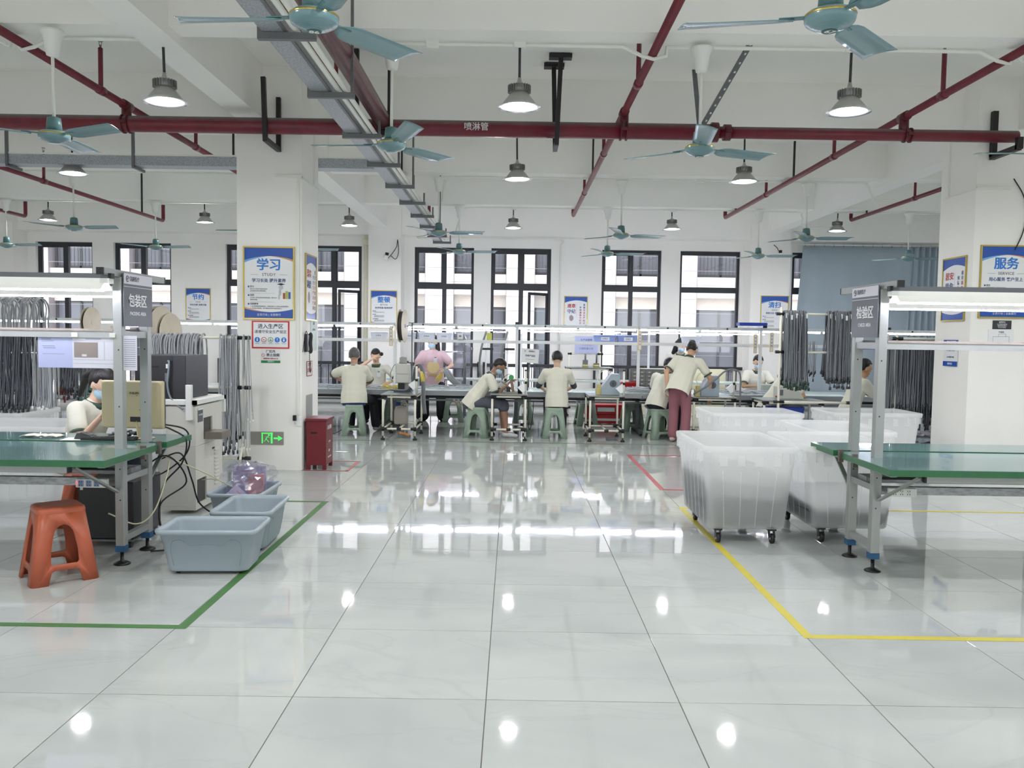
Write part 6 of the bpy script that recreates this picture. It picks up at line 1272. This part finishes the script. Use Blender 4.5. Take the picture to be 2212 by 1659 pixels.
def ik(S, T, a, b, hint):
    S, T = Vector(S), Vector(T); d = T-S; L = min(d.length, (a+b)*.995); d.normalize(); T = S+d*L
    x = (a*a-b*b+L*L)/(2*L); h = math.sqrt(max(0, a*a-x*x)); hv = Vector(hint); hv = (hv-d*hv.dot(d))
    hv.normalize(); return S+d*x+hv*h, T
def hand(m, W, d, side, s=1.0, curl=.5):
    """palm and five unequal bent fingers; d = pointing direction, side = towards the thumb"""
    d = Vector(d).normalized(); sd = Vector(side); sd = (sd-d*sd.dot(d)).normalized(); nrm = d.cross(sd)
    if nrm.z > 0: nrm = -nrm
    seg(m, W, W+d*.075*s, .026*s, .034*s, sd, .42, 10)
    for k, (u, L) in enumerate(((.027, .070), (.009, .078), (-.009, .072), (-.026, .056))):
        b = W+d*.085*s+sd*u*s; k1 = b+(d*math.cos(curl*.6)+nrm*math.sin(curl*.6)).normalized()*L*.5*s; k2 = k1+(d*math.cos(curl*1.6)+nrm*math.sin(curl*1.6)).normalized()*L*.5*s
        seg(m, b-d*.015*s, k1, .0092*s, .0085*s, n=7); seg(m, k1, k2, .0085*s, .007*s, n=7)
    b = W+d*.03*s+sd*.03*s; k1 = b+(d*.6+sd*.8).normalized()*.035*s; k2 = k1+(d*.9+sd*.2+nrm*.3).normalized()*.028*s
    seg(m, b-sd*.015*s, k1, .0115*s, .010*s, n=7); seg(m, k1, k2, .010*s, .008*s, n=7)
def person(label, x, y, face, hip=.55, lean=10, side=0, pitch=15, yaw=0, LH=(-.12, .42, .72), RH=(.12, .42, .72), hintL=(-1, -.4, -.5), hintR=(1, -.4, -.5), LK=(-.12, .43, .52), RK=(.12, .43, .52), LA=(-.12, .36, .08), RA=(.12, .36, .08),
           skin=SK1, shirt=SHIRT, pants=BLKT, hair=HAIRB, style='short', mask=False, collar=True, hem=.06, wide=1.0, legs='long', fat=1.0, hd=1.0, shoes=(60, 60, 66), badge=False, cuff=None):
    SKN = mat('skin_%d' % skin[0], skin, .5, sss=.08)
    ln, sd = math.radians(lean), math.radians(side)
    up = Vector((math.sin(sd), math.sin(ln)*math.cos(sd), math.cos(ln)*math.cos(sd))); rt = Vector((math.cos(sd), 0, -math.sin(sd))); fwd = up.cross(rt)*-1
    fwd = Vector((0, math.cos(ln), -math.sin(ln)))
    P = Vector((0, 0, hip)); C1 = P+up*.16; C2 = P+up*.33; N0 = P+up*.47; SL, SR = P+up*.425-rt*.168, P+up*.425+rt*.168
    pt = math.radians(pitch); hu = (Vector((0, math.sin(pt*.6+ln*.4), math.cos(pt*.6+ln*.4)))+up*.4).normalized(); H = N0+hu*.165
    Rh = Matrix.Rotation(math.radians(yaw), 3, 'Z') @ Matrix.Rotation(-pt, 3, 'X')
    T = lambda v: H+Rh @ Vector(v)*hd
    EL, LHt = ik(SL, LH, .275, .245, hintL); ER, RHt = ik(SR, RH, .275, .245, hintR)
    b = MB()
    seg(b, P-up*.02, C1, .115*fat, .11*fat, rt, .72); seg(b, C1, C2, .11*fat, .125*fat, rt, .72); seg(b, C2, P+up*.41, .13, .10, rt, .68); seg(b, P+up*.42, N0+hu*.09, .06, .052)
    for s_, S, E, W in ((-1, SL, EL, LHt), (1, SR, ER, RHt)):
        seg(b, P+up*.40, S, .06, .05); seg(b, S, E, .048, .038); seg(b, E, W, .038, .024, rt, .85)
    for K, A, s_ in ((LK, LA, -1), (RK, RA, 1)):
        K, A = Vector(K), Vector(A); hp = P+rt*s_*.085-up*.02; seg(b, hp, K, .075, .052); seg(b, K, K+(A-K)*.35, .05, .052); seg(b, K+(A-K)*.35, A, .052, .032); seg(b, A+Vector((0, -.02, -.035)), A+Vector((s_*.02, .13, -.052)), .034, .03)
    b.ball(T((0, -.008, .025)), (.076*hd, .094*hd, .098*hd), 16, 12, Rh); b.ball(T((0, .022, -.045)), (.055*hd, .062*hd, .062*hd), 14, 10, Rh); b.ball(T((0, .085, -.015)), (.013, .018, .022), 8, 6, Rh); b.ball(T((0, .055, -.092)), (.028, .026, .02), 8, 6, Rh)
    for s_ in (-1, 1): b.ball(T((s_*.077, -.005, -.01)), (.012, .02, .032), 8, 6, Rh); b.ball(T((s_*.034, .068, .018)), (.026, .014, .012), 8, 6, Rh)
    ex_ = MB(); dL = (LHt-EL).normalized(); dR = (RHt-ER).normalized(); hand(ex_, LHt, dL, rt-up*.0+Vector((0, 0, .3))); hand(ex_, RHt, dR, -rt+Vector((0, 0, .3)))
    o = bpy.data.objects.new('person', fuse(b, .0115, 3, ex_, 'person', SKN)); COL.objects.link(o); o.location = (x, y, 0); o.rotation_euler = (0, 0, math.radians(face)); tag(o, label, 'person')
    # shirt
    s = MB(); hz = P-up*hem
    seg(s, hz-up*.12, P+up*.06, .182*fat, .176*fat, rt, .74); seg(s, P+up*.02, C1, .174*fat, .160*fat, rt, .74); seg(s, C1, C2, .160*fat, .168*fat, rt, .68); seg(s, C2, P+up*.40, .165*fat, .12, rt, .62)
    seg(s, P+up*.415, N0+up*.0, .09, .062)
    for S, E in ((SL, EL), (SR, ER)):
        seg(s, P+up*.395, S, .082, .068); q = S+(E-S)*.62; seg(s, S, q, .068, .064*max(1, fat))
    so_ = bpy.data.objects.new('shirt', fuse(s, .012, 3, None, 'shirt', shirt, (hz-up*.045, up))); COL.objects.link(so_); so_.parent = o
    if collar:
        cm = MB(); ring = [(.070+.006*k2, .018*k2-.012) for k2 in (0, 1)]; ax = hu
        R3 = Matrix((rt, fwd, up)).transposed()
        cm.lathe([(.064, .03), (.070, .036), (.082, .012), (.092, -.012), (.086, -.014), (.074, .008)], N0-up*.01+fwd*.0, 18, 1.05, .95, R3, cap=False); cm.build('collar', COLG, o)
        for S, E in ((SL, EL), (SR, ER)):
            q = S+(E-S)*.80; d_ = (E-S).normalized(); MB().tube([q-d_*.012, q+d_*.010], .0655*max(1, fat*.97), 14, False).build('sleeve_trim', COLG, o, shell=.003)
    if cuff:
        q = SL+(EL-SL)*.9; d_ = (EL-SL).normalized(); q2 = SR+(ER-SR)*.9; d2_ = (ER-SR).normalized(); cu2 = MB(); seg(cu2, q-d_*.05, q+d_*.03, .05, .047); cu2.build('arm_band', cuff, o); cu2 = MB(); seg(cu2, q2-d2_*.05, q2+d2_*.03, .05, .047); cu2.build('arm_band', cuff, o)
    # trousers
    t_ = MB(); seg(t_, P-up*.03, P+up*.04, .145*fat, .13*fat, rt, .74)
    for K, A, s_ in ((LK, LA, -1), (RK, RA, 1)):
        K, A = Vector(K), Vector(A); hp = P+rt*s_*.075-up*.03; seg(t_, hp, K, .090*min(fat, 1.15), .072*wide)
        if legs == 'long': seg(t_, K, A+Vector((0, 0, .03)), .070*wide, .060*wide*wide)
        elif legs == 'shorts': seg(t_, K, K+(A-K)*.12, .078, .080)
    to = bpy.data.objects.new('trousers' if legs == 'long' else 'shorts', fuse(t_, .013, 3, None, 'trousers', pants)); COL.objects.link(to); to.parent = o
    SHM = mat('shoe_%d' % shoes[0], shoes, .6)
    for A, s_ in ((LA, -1), (RA, 1)):
        A = Vector(A); sh = MB(); seg(sh, A+Vector((0, -.025, -.035)), A+Vector((s_*.02, .14, -.048)), .042, .036, (1, 0, 0), .8); sh.build('shoe', SHM, o)
    # hair
    h = MB(); h.ball((0, 0, 0), (1, 1, 1), 26, 18); out = []
    for v in h.v:
        v = Vector(v); f = v.y; z = v.z
        k = 1.0
        lowf = (f > .42 and z < .45) or (z < -.72) or (abs(v.x) > .6 and z < -.12 and f > -.2) or (f > (.15 if style == 'short' else .4) and z < .1)
        k = .80 if lowf else 1.0
        out.append(tuple(T(Vector((v.x*.086*k, -.014+v.y*.104*k, .026+v.z*.110*k)))))
    h.v = out
    if style == 'bun': h.ball(T((.0, -.115, .0)), (.035, .035, .035), 12, 8)
    if style == 'sidebun': h.ball(T((-.085, -.07, -.0)), (.035, .035, .035), 12, 8)
    if style == 'topbun': h.ball(T((0, -.05, .115)), (.05, .05, .03), 12, 8); h.ball(T((0, -.09, .04)), (.05, .05, .045), 12, 8)
    if style == 'pony': seg(h, T((0, -.10, .06)), T((0, -.16, -.04)), .032, .034); seg(h, T((0, -.16, -.04)), T((0, -.14, -.2)), .034, .016)
    if style == 'long': seg(h, T((-.055, -.05, .02)), T((-.075, -.03, -.22)), .045, .035); seg(h, T((.055, -.05, .02)), T((.07, -.04, -.20)), .045, .03); seg(h, T((0, -.08, 0)), T((0, -.09, -.2)), .06, .045)
    h.build('hair', hair, o)
    ey = MB()
    for s_ in (-1, 1): ey.ball(T((s_*.032, .0795, .008)), (.012, .004, .004), 8, 6, Rh)
    ey.build('eyes', BLK, o)
    eb = MB()
    for s_ in (-1, 1): eb.ball(T((s_*.034, .0775, .030)), (.016, .004, .003), 8, 6, Rh)
    eb.build('eyebrows', hair, o)
    if mask:
        mk = MB(); mk.ball((0, 0, 0), (1, 1, 1), 18, 12); mk.v = [tuple(T(Vector((v[0]*.062, .030+max(-.25, v[1])*.075, -.050+v[2]*.056)))) for v in mk.v]; mk.build('face_mask', MASKM, o)
        for s_ in (-1, 1): MB().tube([T((s_*.05, .06, -.03)), T((s_*.074, .02, -.005)), T((s_*.083, -.01, .015))], .0018, 5).build('mask_loop', PWH, o)
    else: MB().ball(T((0, .082, -.058)), (.022, .006, .006), 10, 6, Rh).build('mouth', mat('lip_tone', (176, 110, 104), .5), o)
    if badge:
        q = C2+fwd*.125*fat-rt*.06; R3 = Matrix((rt, fwd, up)).transposed(); MB().box(q, (.06, .006, .085), R3).build('name_badge', PWH, o); MB().box(q+up*.05, (.03, .008, .015), R3).build('badge_clip', GREYM, o)
    return o, T, C2, rt, fwd, up
gm_ = person('grey-haired man in cream polo seated with his back to the camera', -2.30, 9.12, 0, .55, 8, -2, 20, 8, LH=(-.20, .34, .76), RH=(.10, .46, .72), hintL=(-1, -.1, .25), hintR=(1, -.5, -.8), RA=(.26, .42, .08), RK=(.22, .40, .5), skin=(188, 148, 124), hair=HAIRG, wide=1.08, fat=1.14, cuff=None, shoes=(160, 160, 158), hem=.04)
MB().lathe([(.172, -.115), (.176, -.09), (.172, -.04)], (0, 0, .55), 26, 1, .78, cap=False).build('patterned_waistband', mat('blue_patterned_band', (62, 78, 132), .8, noise=.4, nscale=40), gm_[0], shell=.004)
person('woman with hair bun and cream polo hiding her face with one hand', -2.26, 10.98, 180, .52, 10, 0, 30, 0, LH=(-.26, .34, .70), RH=(.05, .26, 1.09), hintR=(1, .2, -.8), skin=(228, 188, 158), style='sidebun', badge=True)
pk = person('person in a wide pink shirt and black trousers sorting cables, wearing a mask', -1.32, 11.25, 180, .76, 6, 0, 12, -28, LH=(-.24, .34, .92), RH=(.16, .34, .86), hintL=(-1, -.2, -.6), LK=(-.16, .06, .48), RK=(.16, .04, .48), LA=(-.2, .02, .08), RA=(.18, .0, .08), shirt=PKS, pants=BLKT, mask=True, collar=False, fat=1.16, wide=1.45, hem=.08, shoes=(196, 190, 184), style='long', badge=True, hd=1.05)
m = MB(); m.ball((0, 0, 0), (.11, .012, .12), 16, 10); bo = m.build('plain_shirt_print', mat('soft_yellow_print', (232, 208, 156), .85), pk[0], loc=tuple(pk[2]-Vector((0, 0, .13))+Vector((-.02, .118, 0)))); MB().box((0, 0, 0), (.15, .008, .035)).build('shirt_print_band', mat('shirt_print_dull', (206, 178, 128), .85), pk[0], loc=tuple(pk[2]-Vector((0, 0, .27))+Vector((-.02, .125, 0))))
p4 = person('man in cream polo and grey shorts bent over the soldering table, in profile', -.50, 9.02, -88, .55, 36, 0, 46, 0, LH=(-.04, .53, .80), RH=(.06, .50, .78), hintL=(-.3, -.2, -1), hintR=(.4, -.2, -1), LK=(-.12, .44, .50), RK=(.10, .46, .50), LA=(-.10, .46, .085), RA=(.12, .50, .085), skin=SK2, pants=GST, legs='shorts', mask=True, cuff=BLK, shoes=(204, 206, 208), fat=.98, hem=.07)
person('young man in cream T-shirt seated squarely with his back to the camera in the middle', .76, 9.12, 0, .55, 6, 0, 26, 0, LH=(-.17, .40, .68), RH=(.17, .40, .68), hintL=(-1, -.2, -.7), hintR=(1, -.2, -.7), skin=(212, 178, 150), hem=.05, wide=.98, pants=mat('dark_brown_cloth', (52, 48, 50), .85), cuff=mat('dark_arm_print', (70, 72, 74), .7), collar=False)
person('seated person in cream polo and navy trousers leaning beside the standing woman in rose trousers', 2.28, 9.16, -42, .55, 30, 0, 38, 0, LH=(-.12, .50, .72), RH=(.10, .52, .72), skin=(214, 174, 144), pants=NVT, hem=.06)
person('standing woman in cream polo and rose trousers leaning with one hand on the table', 2.54, 8.74, -26, .86, 40, 6, 40, 0, LH=(-.20, .02, .79), RH=(.36, .34, .70), hintL=(-1, -.5, .2), hintR=(1, -.2, .0), LK=(-.09, .02, .47), RK=(.09, .03, .47), LA=(-.09, -.02, .08), RA=(.09, -.02, .08), skin=(206, 164, 134), pants=PKT, style='topbun', hem=.15, wide=1.08, shoes=(200, 176, 168))
person('long haired woman in cream polo and blue mask standing behind the leaning woman', 2.94, 11.05, 180, .86, 32, 0, 30, 30, LH=(-.15, .45, .70), RH=(.12, .45, .70), LK=(-.1, .05, .47), RK=(.1, .05, .47), LA=(-.1, 0, .08), RA=(.1, 0, .08), mask=True, style='long', skin=(226, 186, 156), pants=NVT)
person('short haired man in blue mask seated facing the camera at the bench end', 4.27, 10.95, 180, .52, 14, 0, 30, 0, LH=(-.07, .42, .74), RH=(.08, .42, .74), mask=True, skin=(218, 176, 146), fat=1.05)
person('worker in cream T-shirt mostly hidden behind the left cable bundle', 3.84, 8.72, -75, .55, 36, 0, 30, 0, LH=(-.1, .45, .76), RH=(.14, .45, .78), skin=(190, 146, 116), collar=False, pants=mat('grey_denim', (92, 94, 102), .85), fat=1.08)
person('man in cream T-shirt in profile behind the checking bench posts, holding a black tool', 4.62, 7.80, -86, .55, 20, 0, 16, 0, LH=(-.06, .54, .94), RH=(.10, .52, .84), hintL=(-.2, 0, -1), hintR=(.2, 0, -1), skin=(196, 152, 122), collar=False, hem=.08)
person('woman with black ponytail and blue mask seated at the packing bench behind the monitor', -3.35, 3.18, -108, .50, 22, 0, 34, -4, LH=(.1, .50, .84), RH=(.20, .44, .86), hintL=(-1, .2, -.6), hintR=(.4, -.2, -1), skin=(230, 192, 166), mask=True, style='pony', pants=NVT, fat=1.08, hd=1.05)
person('worker in cream shirt partly visible behind the PACKING AREA sign', -5.62, 9.25, -100, .55, 20, 0, 20, 0, LH=(-.1, .5, .9), RH=(.1, .48, .9), skin=(190, 140, 112), collar=False)
tl = thing('crimp_tool', 'black pen shaped tool with tip held by the man in profile', 'tool', (5.22, 7.84, .96)); MB().cyl((-.05, 0, 0), (.10, 0, .0), .014, 10).build('grip', BLK, tl); MB().cyl((-.09, 0, .0), (-.05, 0, .0), .006, 8).build('tip', GREYM, tl)
pn = thing('soldering_iron', 'soldering iron held by the man in grey shorts', 'tool', (.0, 9.0, .84)); MB().cyl((-.02, 0, -.02), (.08, -.05, .06), .007, 8).build('handle', BLK, pn); MB().cyl((-.05, .02, -.045), (-.02, 0, -.02), .003, 6).build('tip', GREYM, pn)
wb_ = thing('storage_box', 'white open box on the bench in front of the masked man', 'box', (4.33, 10.2, DZ)); m = MB(); loft(m, [rrect(.30, .2, .02, 0), rrect(.36, .25, .02, .12), rrect(.38, .27, .02, .12), rrect(.38, .27, .02, .128), rrect(.34, .23, .02, .128), rrect(.29, .19, .02, .01)], capa=True, capb=True); m.build('box_shell', WHT, wb_)
